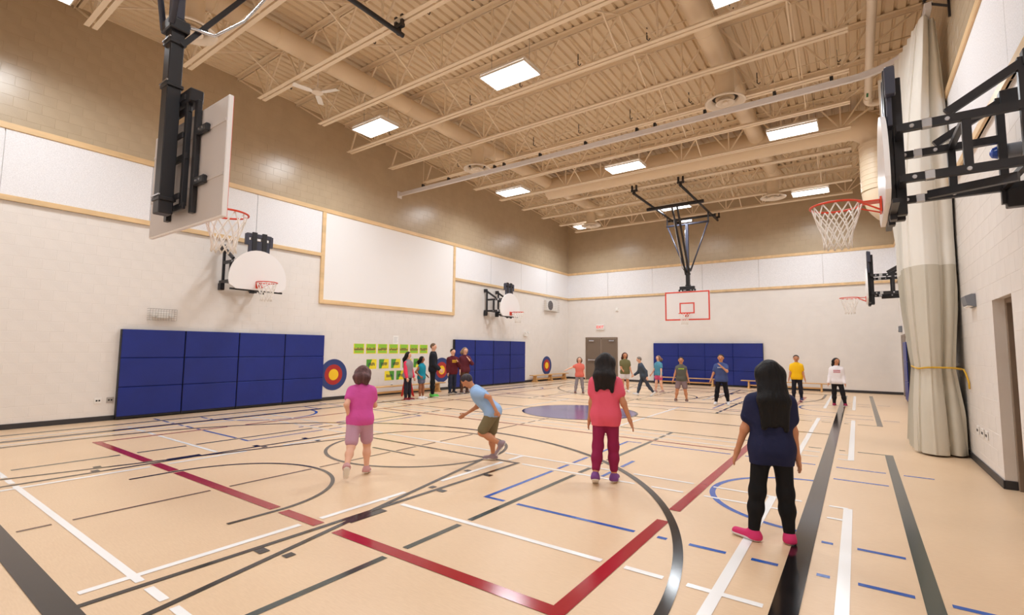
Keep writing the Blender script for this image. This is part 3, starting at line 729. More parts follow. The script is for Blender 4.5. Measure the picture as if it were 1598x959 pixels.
h2.location = (-5.62, 20.3, 0); h2.rotation_euler = (0, 0, PI); tag(h2, 'ceiling-hung basketball hoop with red-lined board in front of the end wall', 'basketball hoop', 'ceiling-hung hoops')

def wall_hoop():
    t = thing('wall_hoop', '', 'basketball hoop', (0, 0, 0))     # wall at y=0, court side +y
    B = 1.08
    out = [(-0.52, 2.9), (0.52, 2.9), (0.66, 2.99), (0.685, 3.1)] + [(0.685 * math.cos(a) , 3.16 + 0.7 * math.sin(a)) for a in [0.12 + (PI - 0.24) * i / 18 for i in range(19)]] + [(-0.685, 3.1), (-0.66, 2.99)]
    bd = MB().prism(out, lambda u, v, d: (u, d, v), B, B - 0.04).build('backboard', 'board_white', t)
    rim_parts(t, B, 3.06)
    for x in (-0.12, 0.12):
        MB().bbox(x - 0.04, x + 0.04, B - 0.18, B - 0.1, 2.86, 4.2, 0.006).build('mast_channel', 'black_steel', t)
        MB().bbox(x - 0.055, x + 0.055, B - 0.1, B - 0.045, 2.82, 4.3, 0.006).build('board_channel', 'black_steel', t)
    MB().bbox(-0.26, 0.26, B - 0.1, B - 0.06, 3.7, 4.1, 0.006).bbox(-0.3, 0.3, B - 0.13, B - 0.06, 4.17, 4.27, 0.01).bbox(-0.33, -0.25, B - 0.13, B - 0.05, 3.98, 4.25, 0.008).bbox(0.25, 0.33, B - 0.13, B - 0.05, 3.98, 4.25, 0.008).build('adjuster_plate', 'slate_steel', t)
    MB().bar((-0.62, B - 0.07, 2.89), (0.62, B - 0.07, 2.89), 0.05, 0.04).build('board_bottom_rail', 'black_steel', t)
    TB = B - 0.14
    for z in (3.6, 3.13): MB().bar((-0.43, TB, z), (0.43, TB, z), 0.05, 0.06).build('mast_crossbar', 'black_steel', t)
    for s in (-1, 1):
        x = s * 0.4
        MB().bar((x, 0.12, 3.6), (x, TB, 3.6), 0.055, 0.072).build('upper_arm', 'black_steel', t)
        MB().bar((x, 0.0, 3.13), (x, TB, 3.13), 0.055, 0.072).build('lower_arm', 'black_steel', t)
        for y in (0.14, 0.5): MB().bar((x, y, 3.13 if y > 0.2 else 2.97), (x, y, 3.6 if y > 0.2 else 4.0), 0.05, 0.06).build('upright', 'black_steel', t)
        MB().bar((x, 0.1, 3.98), (x, 0.62, 3.66), 0.05, 0.07).build('diagonal_brace', 'black_steel', t)
        MB().bbox(x - 0.05, x + 0.05, 0.0, 0.14, 3.92, 4.06, 0.008).build('wall_plate', 'black_steel', t)
        MB().bbox(x - 0.05, x + 0.05, 0.0, 0.14, 2.93, 3.1, 0.008).build('wall_plate', 'black_steel', t)
        for y, z in ((0.62, 3.6), (0.12, 3.98), (0.5, 3.13), (TB - 0.08, 3.6), (TB - 0.08, 3.13)):
            MB().lathe([(0.016, -0.035), (0.02, -0.03), (0.02, 0.03), (0.016, 0.035)], (x, y, z), 10, 'x').build('bolt', 'zinc', t)
        MB().bbox(x - 0.035, x + 0.035, TB - 0.22, TB - 0.15, 3.56, 3.64, 0.004).build('arm_sleeve', 'zinc', t)
        MB().bbox(x - 0.035, x + 0.035, TB - 0.22, TB - 0.15, 3.09, 3.17, 0.004).build('arm_sleeve', 'zinc', t)
    for z, y in ((3.6, 0.5), (3.13, 0.14)): MB().bar((-0.4, y, z), (0.4, y, z), 0.045).build('cross_tie', 'black_steel', t)
    MB().bar((-0.36, 0.2, 3.02), (-0.1, TB - 0.2, 3.03), 0.06, 0.07).build('latch_arm', 'black_steel', t)
    return t
wh = wall_hoop(); first = True
for x, y, rz, lb in ((XL, 5.92, -PI / 2, 'fan-shaped white basketball hoop on left wall above the nearest blue mats'), (XL, 16.35, -PI / 2, 'smaller-looking fan-shaped basketball hoop on left wall past the white projection panel'),
                     (XR, 5.92, PI / 2, 'large basketball hoop with black frame on right wall at the frame edge'), (XR, 16.35, PI / 2, 'basketball hoop with black frame on right wall behind the curtain')):
    o = wh if first else copy_tree(wh); first = False
    o.location = (x, y, 0); o.rotation_euler = (0, 0, rz); tag(o, lb, 'basketball hoop', 'wall-mounted hoops')

# ================================================================ WALL FURNISHINGS
# white projection panel with wood frame
t = thing('projection_panel', 'large blank white panel in a wood frame on the left wall', 'panel', (XL, 11.14, 2.83))
MB().bbox(XL, XL + 0.03, 8.34, 13.94, 2.95, T1, 0.004).build('white_panel', 'whiteboard', t)
MB().bbox(XL, XL + TP, 8.22, 8.34, 2.83, T1, 0.006).build('frame_side', 'wood_trim', t)
MB().bbox(XL, XL + TP, 13.94, 14.06, 2.83, T1, 0.006).build('frame_side', 'wood_trim', t)
MB().bbox(XL, XL + TP, 8.34, 13.94, 2.83, 2.95, 0.006).build('frame_bottom', 'wood_trim', t)
# folding wall mats; local: x along wall, -y out of the wall, origin at base centre
def make_mat():
    t = thing('wall_mat', '', 'gym mat', (0, 0, 0))
    MB().bbox(-0.596, 0.596, -0.11, 0.0, 0.02, 1.9, 0.008).build('backing', 'vinyl_black', t)
    for k in range(3):
        MB().bbox(-0.59, 0.59, -0.135, -0.11, 0.07 + 0.612 * k, 0.07 + 0.612 * k + 0.606, 0.012).build('mat_panel', 'vinyl_blue', t)
    return t
mt = make_mat(); first = True
def put_mats(n, fn, rz, where):
    global first
    for k in range(n):
        o = mt if first else copy_tree(mt); first = False
        o.location = fn(k); o.rotation_euler = (0, 0, rz)
        tag(o, 'blue three-panel folding mat %s' % where[k], 'gym mat', 'blue wall mats')
put_mats(4, lambda k: (XL + 0.001, 4.2 + 1.2 * k, 0), PI / 2, ['at the near end of the near left-wall row', 'second in the near left-wall row', 'third in the near left-wall row', 'beside the archery target in the near left-wall row'])
put_mats(4, lambda k: (XL + 0.001, 14.64 + 1.22 * k, 0), PI / 2, ['on the left wall right behind the group standing by the wall', 'second in the far left-wall row', 'third in the far left-wall row', 'farthest in the far left-wall row'])
put_mats(4, lambda k: (-7.43 + 1.185 * k, YE - 0.001, 0), 0, ['leftmost of four on the end wall', 'second from left on the end wall', 'third from left on the end wall', 'rightmost of four on the end wall'])
put_mats(1, lambda k: (XR - 0.001, 19.55, 0), -PI / 2, ['half hidden by the curtain on the right wall'])
# archery targets
def target(y, lb):
    t = thing('round_target', lb, 'target', (XL, y, 0.75), 'painted round targets')
    for i, (r, m) in enumerate(((0.46, 'tgt_blue'), (0.3, 'tgt_red'), (0.165, 'tgt_yel'))):
        MB().lathe([(r, 0.0), (r, 0.004 + 0.002 * i)], (XL + 0.001, y, 0.745), 40, 'x').build('target_ring', m, t)
target(8.82, 'round blue red and yellow target beside the near row of mats')
target(13.45, 'round blue red and yellow target behind the standing group')
target(21.03, 'round blue red and yellow target above the far bench')
# posters
def glyphs(mb, y0, y1, z0, z1, x):
    n = max(4, int((y1 - y0) / 0.045)); wd = (y1 - y0) / n
    mb.box(x, x + 0.001, y0, y1, (z0 + z1) / 2 - 0.008, (z0 + z1) / 2 + 0.008)
    for i in range(n):
        a = y0 + i * wd; mb.box(x, x + 0.001, a + 0.004, a + wd * 0.42, z0, z1)
        k = random.random()
        if k > 0.35: mb.box(x, x + 0.001, a + wd * 0.42, a + wd * 0.85, z1 - 0.022, z1)
        if k < 0.7: mb.box(x, x + 0.001, a + wd * 0.42, a + wd * 0.85, z0, z0 + 0.022)
def poster(y, z, style, lb):
    wd, hh = (0.40, 0.31) if style == 0 else (0.40, 0.31)
    t = thing('wall_poster', lb, 'poster', (XL, y, z), 'green and yellow posters')
    x = XL + 0.0012
    MB().box(XL + 0.0005, x, y - wd / 2, y + wd / 2, z - hh / 2, z + hh / 2).build('sheet', 'poster_yellow', t)
    if style == 0:
        MB().box(x, x + 0.001, y - wd / 2 + 0.03, y + wd / 2 - 0.03, z + 0.03, z + hh / 2 - 0.005).build('print_block', 'poster_green', t)
        MB().box(x, x + 0.001, y - wd / 2 + 0.03, y + wd / 2 - 0.03, z - hh / 2 + 0.02, z - 0.06).build('print_block', 'poster_green', t)
        g = MB(); glyphs(g, y - wd / 2 + 0.02, y + wd / 2 - 0.02, z - 0.055, z + 0.03, x + 0.001); g.build('printed_word', 'ink', t)
    else:
        s = -1 if style == 1 else 1
        MB().prism([(y + s * wd / 2, z - hh / 2 + 0.005), (y + s * wd / 2, z + hh / 2 - 0.005), (y - s * 0.02, z + hh / 2 - 0.005), (y + s * 0.1, z - hh / 2 + 0.005)], lambda u, v, d: (d, u, v), x, x + 0.0008).build('print_block', 'poster_leaf', t)
        g = MB(); glyphs(g, y - 0.13, y + 0.14, z - 0.055, z + 0.045, x + 0.001); g.build('printed_word', 'ink', t)
for k in range(7): poster(9.7 + 0.465 * k, 1.52, 0, 'green and yellow poster with dark lettering, %s from left in the top row' % ORD[k])
for k in range(5): poster(10.2 + 0.505 * k, 1.03, 1, 'green and yellow poster, %s from left in the middle row' % ORD[k])
for k in range(2): poster(10.95 + 0.5 * k, 0.635, 2 if k == 0 else 1, 'yellow poster with green edge, %s in the bottom row' % ('left one' if k == 0 else 'right one'))
t = thing('notice_sheet', 'small white notice above the top row of posters', 'notice', (XL, 11.18, 1.8))
MB().box(XL + 0.0005, XL + 0.0015, 11.06, 11.3, 1.68, 1.97).build('sheet', 'paper', t)
g = MB(); [g.box(XL + 0.0016, XL + 0.0024, 11.1, 11.26 - 0.02 * (i % 3), 1.9 - 0.04 * i, 1.906 - 0.04 * i) for i in range(5)]
g.build('printed_lines', 'plastic_grey', t)
# benches
def make_bench(L):
    t = thing('gym_bench', '', 'bench', (0, 0, 0))
    MB().bbox(-L / 2, L / 2, -0.13, 0.13, 0.3, 0.335, 0.008).build('seat_plank', 'wood_bench', t)
    for x in (-L / 2 + 0.3, 0.0, L / 2 - 0.3):
        MB().prism([(-0.12, 0.05), (0.12, 0.05), (0.08, 0.3), (-0.08, 0.3)], lambda u, v, d: (d, u, v), x - 0.03, x + 0.03).bbox(x - 0.04, x + 0.04, -0.17, 0.17, 0.0, 0.05, 0.006).build('trestle', 'wood_bench', t)
    MB().bbox(-L / 2 + 0.32, L / 2 - 0.32, -0.02, 0.02, 0.1, 0.16, 0.006).build('stretcher', 'wood_bench', t)
    return t
for L, loc, rz, lb in ((3.7, (-12.38, 11.3, 0), PI / 2, 'long low wooden bench under the posters on the left wall'), (3.4, (-12.5, 20.95, 0), PI / 2, 'low wooden bench under the far target on the left wall'),
                       (2.9, (-6.4, 22.75, 0), 0, 'low wooden bench in front of the end-wall mats'), (3.2, (-2.5, 22.75, 0), 0, 'low wooden bench by the end wall right of the mats')):
    o = make_bench(L); o.location = loc; o.rotation_euler = (0, 0, rz); tag(o, lb, 'bench', 'low wooden benches')
# red A-frame stand
t = thing('red_stand', 'red A-frame stand behind the girl in the grey sweatshirt', 'stand', (-12.05, 11.1, 0))
for a, b in (((-12.05, 10.88, 0), (-12.05, 11.06, 0.85)), ((-12.05, 11.34, 0), (-12.05, 11.16, 0.85)), ((-11.75, 11.11, 0), (-12.03, 11.11, 0.85))):
    MB().bar(a, b, 0.04, 0.03, (1, 0, 0)).build('leg', 'red_paint', t)
MB().bbox(-12.09, -12.01, 11.02, 11.2, 0.84, 0.9, 0.008).build('top_block', 'red_paint', t)
MB().bar((-12.05, 10.97, 0.42), (-12.05, 11.25, 0.42), 0.025).build('rung', 'red_paint', t)
# wire-caged emergency light
def cage(t, x0, x1, y0, y1, z0, z1, ny, nz):
    c = MB()
    for i in range(ny + 1):
        y = y0 + (y1 - y0) * i / ny; c.bar((x1, y, z0), (x1, y, z1), 0.005); c.bar((x0, y, z1), (x1, y, z1), 0.005); c.bar((x0, y, z0), (x1, y, z0), 0.005)
    for i in range(nz + 1):
        z = z0 + (z1 - z0) * i / nz; c.bar((x1, y0, z), (x1, y1, z), 0.005); c.bar((x0, y0, z), (x1, y0, z), 0.005); c.bar((x0, y1, z), (x1, y1, z), 0.005)
    c.build('wire_guard', 'wire', t)
t = thing('emergency_light', 'white emergency light in a wire guard above the near mats', 'emergency light', (XL, 4.32, 2.25))
cage(t, XL, XL + 0.16, 4.06, 4.58, 2.12, 2.37, 10, 5)
MB().bbox(XL + 0.001, XL + 0.1, 4.22, 4.44, 2.17, 2.31, 0.01).build('battery_box', 'plastic_white', t)
for y in (4.16, 4.5): MB().lathe([(0.03, 0.0), (0.05, 0.06), (0.05, 0.08)], (XL + 0.02, y, 2.24), 14, 'x').build('lamp_head', 'plastic_white', t, True, True)
t = thing('emergency_light', 'small white emergency light above the far end of the left-wall mats', 'emergency light', (XL, 19.07, 2.25))
MB().bbox(XL + 0.001, XL + 0.09, 18.95, 19.2, 2.16, 2.3, 0.01).build('battery_box', 'plastic_white', t)
for y in (18.95, 19.2): MB().lathe([(0.03, 0.0), (0.055, 0.06), (0.055, 0.08)], (XL + 0.05, y, 2.34), 14, 'x').build('lamp_head', 'plastic_white', t, True, True)
t = thing('wall_speaker', 'white wall speaker with dark round grille in a wire guard', 'speaker', (XL, 21.3, 3.75))
MB().bbox(XL + 0.001, XL + 0.14, 20.75, 21.85, 3.5, 4.05, 0.01).build('cabinet', 'plastic_white', t)
MB().lathe([(0.24, 0.0), (0.24, 0.012), (0.1, 0.03)], (XL + 0.14, 21.15, 3.77), 24, 'x').build('grille', 'speaker_grey', t, True, True)
cage(t, XL, XL + 0.2, 20.63, 21.97, 3.46, 4.1, 12, 7)
# exit sign
t = thing('exit_sign', 'small white box sign with red EXIT letters over the end-wall door', 'exit sign', (-10.84, YE, 2.72))
MB().bbox(-11.06, -10.62, YE - 0.06, YE - 0.001, 2.58, 2.86, 0.008).build('sign_box', 'plastic_white', t)
me = text_mesh('EXIT', 0.2, 'letters'); o = link('letters', me, 'exit_red', t)
o.location = (0, -0.062, 0.0); o.rotation_euler = (PI / 2, 0, 0)
t = thing('fire_strobe', 'small white strobe on the end wall right of the exit sign', 'strobe', (-9.92, YE, 3.6))
MB().bbox(-9.99, -9.85, YE - 0.04, YE - 0.001, 3.52, 3.68, 0.006).bbox(-9.95, -9.89, YE - 0.07, YE - 0.04, 3.55, 3.65, 0.006).build('strobe_body', 'plastic_white', t)
t = thing('fire_strobe', 'grey strobe box on the right wall above the far door', 'strobe', (XR, 22.4, 2.45))
MB().bbox(XR - 0.09, XR - 0.001, 22.2, 22.6, 2.3, 2.52, 0.01).build('strobe_body', 'plastic_grey', t); MB().bbox(XR - 0.13, XR - 0.09, 22.3, 22.5, 2.34, 2.48, 0.01).build('strobe_lens', 'plastic_white', t)
t = thing('wall_light', 'small dark grey wall light beside the curtain', 'wall light', (XR, 9.14, 2.29))
MB().prism([(0, 2.2), (-0.09, 2.23), (-0.11, 2.35), (-0.04, 2.38), (0, 2.38)], lambda u, v, d: (XR - 0.001 + u, d, v), 8.98, 9.3).build('light_body', 'plastic_grey', t)
MB().bbox(XR - 0.085, XR - 0.03, 9.0, 9.28, 2.205, 2.222, 0.003).build('light_lens', 'plastic_white', t)
def outlet(loc, ax, lb, m='plastic_white'):
    t = thing('wall_outlet', lb, 'outlet', loc, 'wall outlets')
    x, y, z = loc; s = 1 if ax == 'l' else -1
    a, b = sorted((x + s * 0.001, x + s * 0.012)); c, d = sorted((x + s * 0.012, x + s * 0.016))
    MB().bbox(a, b, y - 0.06, y + 0.06, z - 0.058, z + 0.058, 0.003).build('cover_plate', m, t)
    k = MB()
    for dy in (-0.022, 0.022): k.box(c, d, y + dy - 0.014, y + dy + 0.014, z - 0.016, z + 0.016)
    k.build('socket', 'plastic_black', t)
outlet((XL, 3.32, 0.42), 'l', 'white outlet on the left wall away from the mats'); outlet((XL, 3.52, 0.42), 'l', 'grey outlet on the left wall touching the mats', 'wire')
outlet((XL, 11.05, 0.32), 'l', 'white outlet on the left wall below the posters')
outlet((XR, 9.42, 0.5), 'r', 'wall outlet half hidden by the curtain'); outlet((XR, 9.1, 0.5), 'r', 'middle wall outlet right of the curtain'); outlet((XR, 8.85, 0.5), 'r', 'wall outlet on the right wall nearest the door recess')
t = thing('beacon_lamp', 'blue domed beacon lamp on the right wall at the frame edge', 'beacon', (XR, 6.48, 3.51))
MB().lathe([(0.07, 0.0), (0.07, -0.1)], (XR - 0.001, 6.4, 3.5), 16, 'x').build('beacon_base', 'plastic_grey', t, True, True)
MB().lathe([(0.062, -0.1), (0.062, -0.16), (0.045, -0.2), (0.015, -0.215)], (XR, 6.4, 3.5), 16, 'x').build('beacon_dome', 'lamp_blue', t, True, True)

# ================================================================ PEOPLE
def surface_nets(d, org, h):
    s = d < 0
    c = s[:-1, :-1, :-1].astype(np.int8)
    tot = np.zeros_like(c)
    for i in (0, 1):
        for j in (0, 1):
            for k in (0, 1):
                tot += s[i:d.shape[0] - 1 + i, j:d.shape[1] - 1 + j, k:d.shape[2] - 1 + k]
    act = (tot > 0) & (tot < 8)
    idx = -np.ones(act.shape, np.int32); I = np.argwhere(act); idx[act] = np.arange(len(I))
    acc = np.zeros((len(I), 3)); cnt = np.zeros(len(I))
    cor = [(i, j, k) for i in (0, 1) for j in (0, 1) for k in (0, 1)]
    val = {q: d[I[:, 0] + q[0], I[:, 1] + q[1], I[:, 2] + q[2]] for q in cor}
    for a in cor:
        for ax in range(3):
            if a[ax] == 0:
                b = list(a); b[ax] = 1; b = tuple(b); va, vb = val[a], val[b]
                cr = (va < 0) != (vb < 0); t = np.where(cr, va / (va - vb + 1e-12), 0)
                p = np.array(a, float)[None, :].repeat(len(I), 0); p[:, ax] = t
                acc[cr] += p[cr]; cnt[cr] += 1
    V = (I + acc / np.maximum(cnt, 1)[:, None]) * h + org
    F = []
    for ax in range(3):
        sl = [slice(None)] * 3; sl2 = [slice(None)] * 3; sl[ax] = slice(0, -1); sl2[ax] = slice(1, None)
        e0 = s[tuple(sl)]; e1 = s[tuple(sl2)]; cr = np.argwhere(e0 != e1); fl = e0[tuple(cr.T)]
        u, v = (ax + 1) % 3, (ax + 2) % 3
        ok = (cr[:, u] > 0) & (cr[:, v] > 0) & (cr[:, u] < d.shape[u] - 1) & (cr[:, v] < d.shape[v] - 1)
        cr, fl = cr[ok], fl[ok]
        def at(du, dv):
            q = cr.copy(); q[:, u] += du; q[:, v] += dv; return idx[tuple(q.T)]
        a, b, c_, e = at(-1, -1), at(0, -1), at(0, 0), at(-1, 0)
        quad = np.stack([a, b, c_, e], 1); quad[~fl] = quad[~fl][:, ::-1]; F.append(quad)
    return V, np.concatenate(F)
class SDF:
    def __init__(s): s.p = []; s.cuts = []
    def cap(s, a, b, ra, rb=None, k=0.03, sub=False, sc=(1, 1, 1)):
        s.p.append((np.array(a, float), np.array(b, float), ra, ra if rb is None else rb, k, sub, np.array(sc, float))); return s
    def cut(s, n, o): s.cuts.append((np.array(n, float), np.array(o, float))); return s      # keep side where n.(p-o) < 0
    def mesh(s, name, h, infl=0.0):
        pos = [p for p in s.p if not p[5]]
        lo = np.min([np.minimum(p[0], p[1]) - max(p[2], p[3]) * max(1 / p[6]) if False else np.minimum(p[0], p[1]) - max(p[2], p[3]) * 1.5 for p in pos], 0) - infl - 2 * h
        hi = np.max([np.maximum(p[0], p[1]) + max(p[2], p[3]) * 1.5 for p in pos], 0) + infl + 2 * h
        n = np.ceil((hi - lo) / h).astype(int) + 1
        ax = [lo[i] + np.arange(n[i]) * h for i in range(3)]
        D = np.full(n, 0.5, np.float32)
        for a, b, ra, rb, k, sub, sc_ in s.p:
            pad = max(ra, rb) * 1.5 + k + 2 * h + 0.02
            sl = []
            for i in range(3):
                i0 = max(0, int((min(a[i], b[i]) - pad - lo[i]) / h)); i1 = min(n[i], int((max(a[i], b[i]) + pad - lo[i]) / h) + 2); sl.append(slice(i0, i1))
            X, Y, Z = np.meshgrid(ax[0][sl[0]], ax[1][sl[1]], ax[2][sl[2]], indexing='ij')
            P = np.stack([(X - a[0]) * sc_[0], (Y - a[1]) * sc_[1], (Z - a[2]) * sc_[2]], -1); ba = (b - a) * sc_; L = ba @ ba
            t = np.clip((P @ ba) / L, 0, 1) if L > 1e-9 else np.zeros(P.shape[:3])
            dd = np.linalg.norm(P - t[..., None] * ba, axis=-1) - (ra + (rb - ra) * t)
            cur = D[tuple(sl)]
            if sub:
                D[tuple(sl)] = np.maximum(cur, -dd)
            else:
                hh = np.clip(0.5 + 0.5 * (cur - dd) / k, 0, 1); D[tuple(sl)] = cur * (1 - hh) + dd * hh - k * hh * (1 - hh)
        D = D - infl
        if s.cuts:
            X, Y, Z = np.meshgrid(*ax, indexing='ij')
            for nn, o in s.cuts: D = np.maximum(D, (X - o[0]) * nn[0] + (Y - o[1]) * nn[1] + (Z - o[2]) * nn[2])
        V, F = surface_nets(D, lo, h)
        me = bpy.data.meshes.new(name); me.from_pydata(V.tolist(), [], F.tolist()); me.update()
        return me
CM = {}
def cmat(col, rough=0.8, bump=0.3):
    key = (col, rough)
    if key not in CM: CM[key] = mat('cloth_%02x%02x%02x_%d' % (*col, int(rough * 10)), col, rough, spec=0.25, bump=bump, bscale=14)
    return CM[key]
HM = {}
def hmat(col):
    if col not in HM: HM[col] = mat('hair_%02x%02x%02x' % col, col, 0.5, spec=0.22, noise=0.25, nscale=30, bump=0.6, bscale=40, stretch=(1, 1, 0.07))
    return HM[col]
def v3(*a): return np.array(a, float)
def rotx(a):
    c, s = math.cos(a), math.sin(a); return np.array([[1, 0, 0], [0, c, -s], [0, s, c]])
def roty(a):
    c, s = math.cos(a), math.sin(a); return np.array([[c, 0, s], [0, 1, 0], [-s, 0, c]])
def rotz_(a):
    c, s = math.cos(a), math.sin(a); return np.array([[c, -s, 0], [s, c, 0], [0, 0, 1]])

def person(label, loc, h, face, skin, hair, shirt, pants, shoes, res=0.014, lean=0.0, side=0.0, arms=((0.05, 0.12, 0.15), (0.05, 0.12, 0.15)),
           legs=((0, 0.06, 0), (0, 0.06, 0)), hair_len=0.0, sleeve=0.45, leg_len=1.0, head_turn=0.0, head_tilt=0.0, adult=False, bulk=1.0, hood=False, sole=(230, 228, 226), baggy=False, sleeve_col=None, hair_wide=1.0, print_=None, shirt_len=0.0, group='people in the hall'):
    """local frame: facing +y, x to the person's right; legs/arms = (forward swing, outward, bend) right then left"""
    t = thing('person', label, 'person', (loc[0], loc[1], 0), group, face)
    s = h
    hr = 0.064 * s if adult else 0.069 * s                       # half head height
    hip = 0.50 * s; th = 0.235 * s; sh_l = 0.225 * s; ua = 0.165 * s; fa = 0.14 * s
    hw = 0.052 * s; sw = (0.098 if adult else 0.086) * s * bulk
    torso = rotx(-lean) @ roty(side)
    # legs first, so the pelvis can be dropped until the lowest foot stands on the floor
    Lg = []
    for k, sd in ((0, 1), (1, -1)):
        fwd, outw, bend = legs[k][:3]; tyaw = legs[k][3] if len(legs[k]) > 3 else 0.12
        dr = roty(sd * -outw) @ rotx(fwd) @ v3(0, 0, -1); knee = v3(sd * hw, 0, 0) + dr * th
        dr2 = roty(sd * -outw) @ rotx(fwd - bend) @ v3(0, 0, -1); ank = knee + dr2 * sh_l
        toe_dir = roty(sd * -outw * 0.3) @ rotx((fwd - bend) * 0.9) @ v3(sd * math.sin(tyaw), math.cos(tyaw), 0)
        Lg.append((v3(sd * hw, 0, 0), knee, ank, toe_dir / np.linalg.norm(toe_dir)))
    low = min(min(L[2][2], (L[2] + L[3] * 0.09 * s)[2]) for L in Lg)
    pel = v3(0, 0, 0.04 * s - low)
    Lg = [tuple(q + pel if i < 3 else q for i, q in enumerate(L)) for L in Lg]
    J = lambda x, y, z: pel + torso @ v3(x, y, z)
    chest_z = 0.272 * s; neck_z = 0.335 * s
    headc = J(0, 0.005 * s, neck_z + 0.018 * s + hr * 0.98) ; hd = torso @ rotz_(head_turn) @ rotx(head_tilt)
    HP = lambda x, y, z: headc + hd @ v3(x * hr, y * hr, z * hr)
    A = []
    for k, sd in ((0, 1), (1, -1)):
        fwd, outw, bend = arms[k]
        shp = J(sd * sw, 0, chest_z - 0.01 * s); R_m = torso @ roty(sd * -outw) @ rotx(fwd)
        elb = shp + R_m @ v3(0, 0, -1) * ua
        inw = min(1.0, max(0.0, bend - 0.5)) * 0.5
        R2 = R_m @ rotz_(sd * inw) @ rotx(bend); d2 = R2 @ v3(0, 0, -1); wr = elb + d2 * fa
        A.append((shp, elb, wr, d2, R2))
    r = lambda f: f * s * bulk
    B = SDF()
    def torso_prims(S, x=1.0):
        for sd in (-1, 1): S.cap(J(0, 0, chest_z + 0.008 * s), J(sd * sw * 0.92, 0, chest_z - 0.012 * s), r(0.038), r(0.028), k=0.04 * s)
        S.cap(J(-sw * 0.55, 0.004 * s, chest_z - 0.06 * s), J(sw * 0.55, 0.004 * s, chest_z - 0.06 * s), r(0.055), k=0.06 * s)
        S.cap(J(-0.03 * s, 0.004 * s, 0.13 * s), J(0.03 * s, 0.004 * s, 0.13 * s), r(0.055), k=0.06 * s)
        S.cap(J(-0.04 * s, 0, 0.04 * s), J(0.04 * s, 0, 0.04 * s), r(0.05), k=0.05 * s)
    def hips(S): S.cap(pel + v3(-0.04 * s, -0.004 * s, 0.005 * s), pel + v3(0.04 * s, -0.004 * s, 0.005 * s), r(0.053), k=0.045 * s)
    def leg_prims(S, a, kn, an, frac):
        f1 = min(1.0, frac); S.cap(a, a + (kn - a) * f1, r(0.046), r(0.046 - 0.012 * f1), k=0.04 * s)
        if frac > 1.0:
            f2 = frac - 1; md = kn * 0.6 + an * 0.4
            q = min(1.0, f2 / 0.4); S.cap(kn, kn + (md - kn) * q, r(0.033), r(0.032), k=0.03 * s)
            if f2 > 0.4: q = (f2 - 0.4) / 0.6; S.cap(md, md + (an - md) * q, r(0.031), r(0.031 - 0.01 * q), k=0.03 * s)
    torso_prims(B); hips(B)
    B.cap(J(0, 0, chest_z), HP(0, -0.1, -0.5), 0.031 * s, 0.03 * s, k=0.03 * s)
    B.cap(HP(0, -0.12, 0.18), HP(0, -0.1, 0.22), hr * 0.80, k=0.02 * s); B.cap(HP(0, 0.12, 0.05), HP(0, 0.14, -0.5), hr * 0.66, hr * 0.46, k=0.03 * s)
    B.cap(HP(0, 0.78, 0.05), HP(0, 0.92, -0.2), hr * 0.07, hr * 0.13, k=0.012 * s)                               # nose
    for sd in (-1, 1): B.cap(HP(sd * 0.78, -0.05, 0.08), HP(sd * 0.8, -0.1, -0.22), hr * 0.13, hr * 0.1, k=0.008 * s)  # ears
    for (a, kn, an, td) in Lg:
        leg_prims(B, a, kn, an, 2.0)
        B.cap(an + v3(0, 0, -0.005 * s), an + td * 0.06 * s + v3(0, 0, -0.02 * s), 0.02 * s, 0.016 * s, k=0.02 * s)
    fr = max(0.0058 * s, 0.62 * res)
    for k, (sp, el, wr, d2, R2) in enumerate(A):
        sd = 1 if k == 0 else -1
        B.cap(sp, el, r(0.03), r(0.022), k=0.035 * s); B.cap(el, wr, r(0.0225), 0.0145 * s, k=0.02 * s)
        pm = wr + d2 * 0.045 * s; sx = R2 @ v3(0, 1, 0)                        # palm lies in the plane of d2 and sx
        for q in (-0.5, 0.5): B.cap(wr, pm + sx * q * 0.022 * s, 0.012 * s, 0.011 * s, k=0.012 * s)
        for q, l in ((-1.5, 0.032), (-0.5, 0.04), (0.5, 0.043), (1.5, 0.038)):
            f0 = pm + sx * q * 0.0125 * s; curl = R2 @ v3(-sd * 0.35, 0, 0)
            f1 = f0 + d2 * l * 0.55 * s; f2 = f1 + (d2 + curl) * l * 0.5 * s
            B.cap(f0, f1, fr, fr * 0.95, k=0.004 * s); B.cap(f1, f2, fr * 0.95, fr * 0.8, k=0.003 * s)
        tb = wr + d2 * 0.018 * s + sx * 0.018 * s; B.cap(tb, tb + (d2 * 0.75 + sx * 0.6) * 0.03 * s, fr * 1.15, fr * 1.05, k=0.008 * s); B.cap(tb + (d2 * 0.75 + sx * 0.6) * 0.03 * s, tb + (d2 * 1.6 + sx * 0.75) * 0.03 * s, fr * 1.05, fr * 0.85, k=0.003 * s)
    skm = cmat(skin, 0.55, 0.0)
    def add(S, name, m, parent=t, infl=0.0, rs=res):
        o = link(name, S.mesh(name, rs, infl), m, parent, True); return o
    body = add(B, 'body', skm)
    # shirt
    S = SDF(); torso_prims(S); hips(S)
    for sd in (-1, 1): S.cap(J(sd * 0.036 * s, 0.002 * s, 0.2 * s), J(sd * 0.034 * s, 0, 0.01 * s), r(0.047), r(0.049), k=0.04 * s)
    for (a, kn, an, td) in Lg: S.cap(a, a + (kn - a) * 0.4, r(0.046), r(0.042), k=0.045 * s)
    S.cap(J(0, 0, chest_z - 0.02 * s), J(0, 0, chest_z + 0.045 * s), 0.034 * s, 0.028 * s, k=0.035 * s)
    arm_only = SDF()
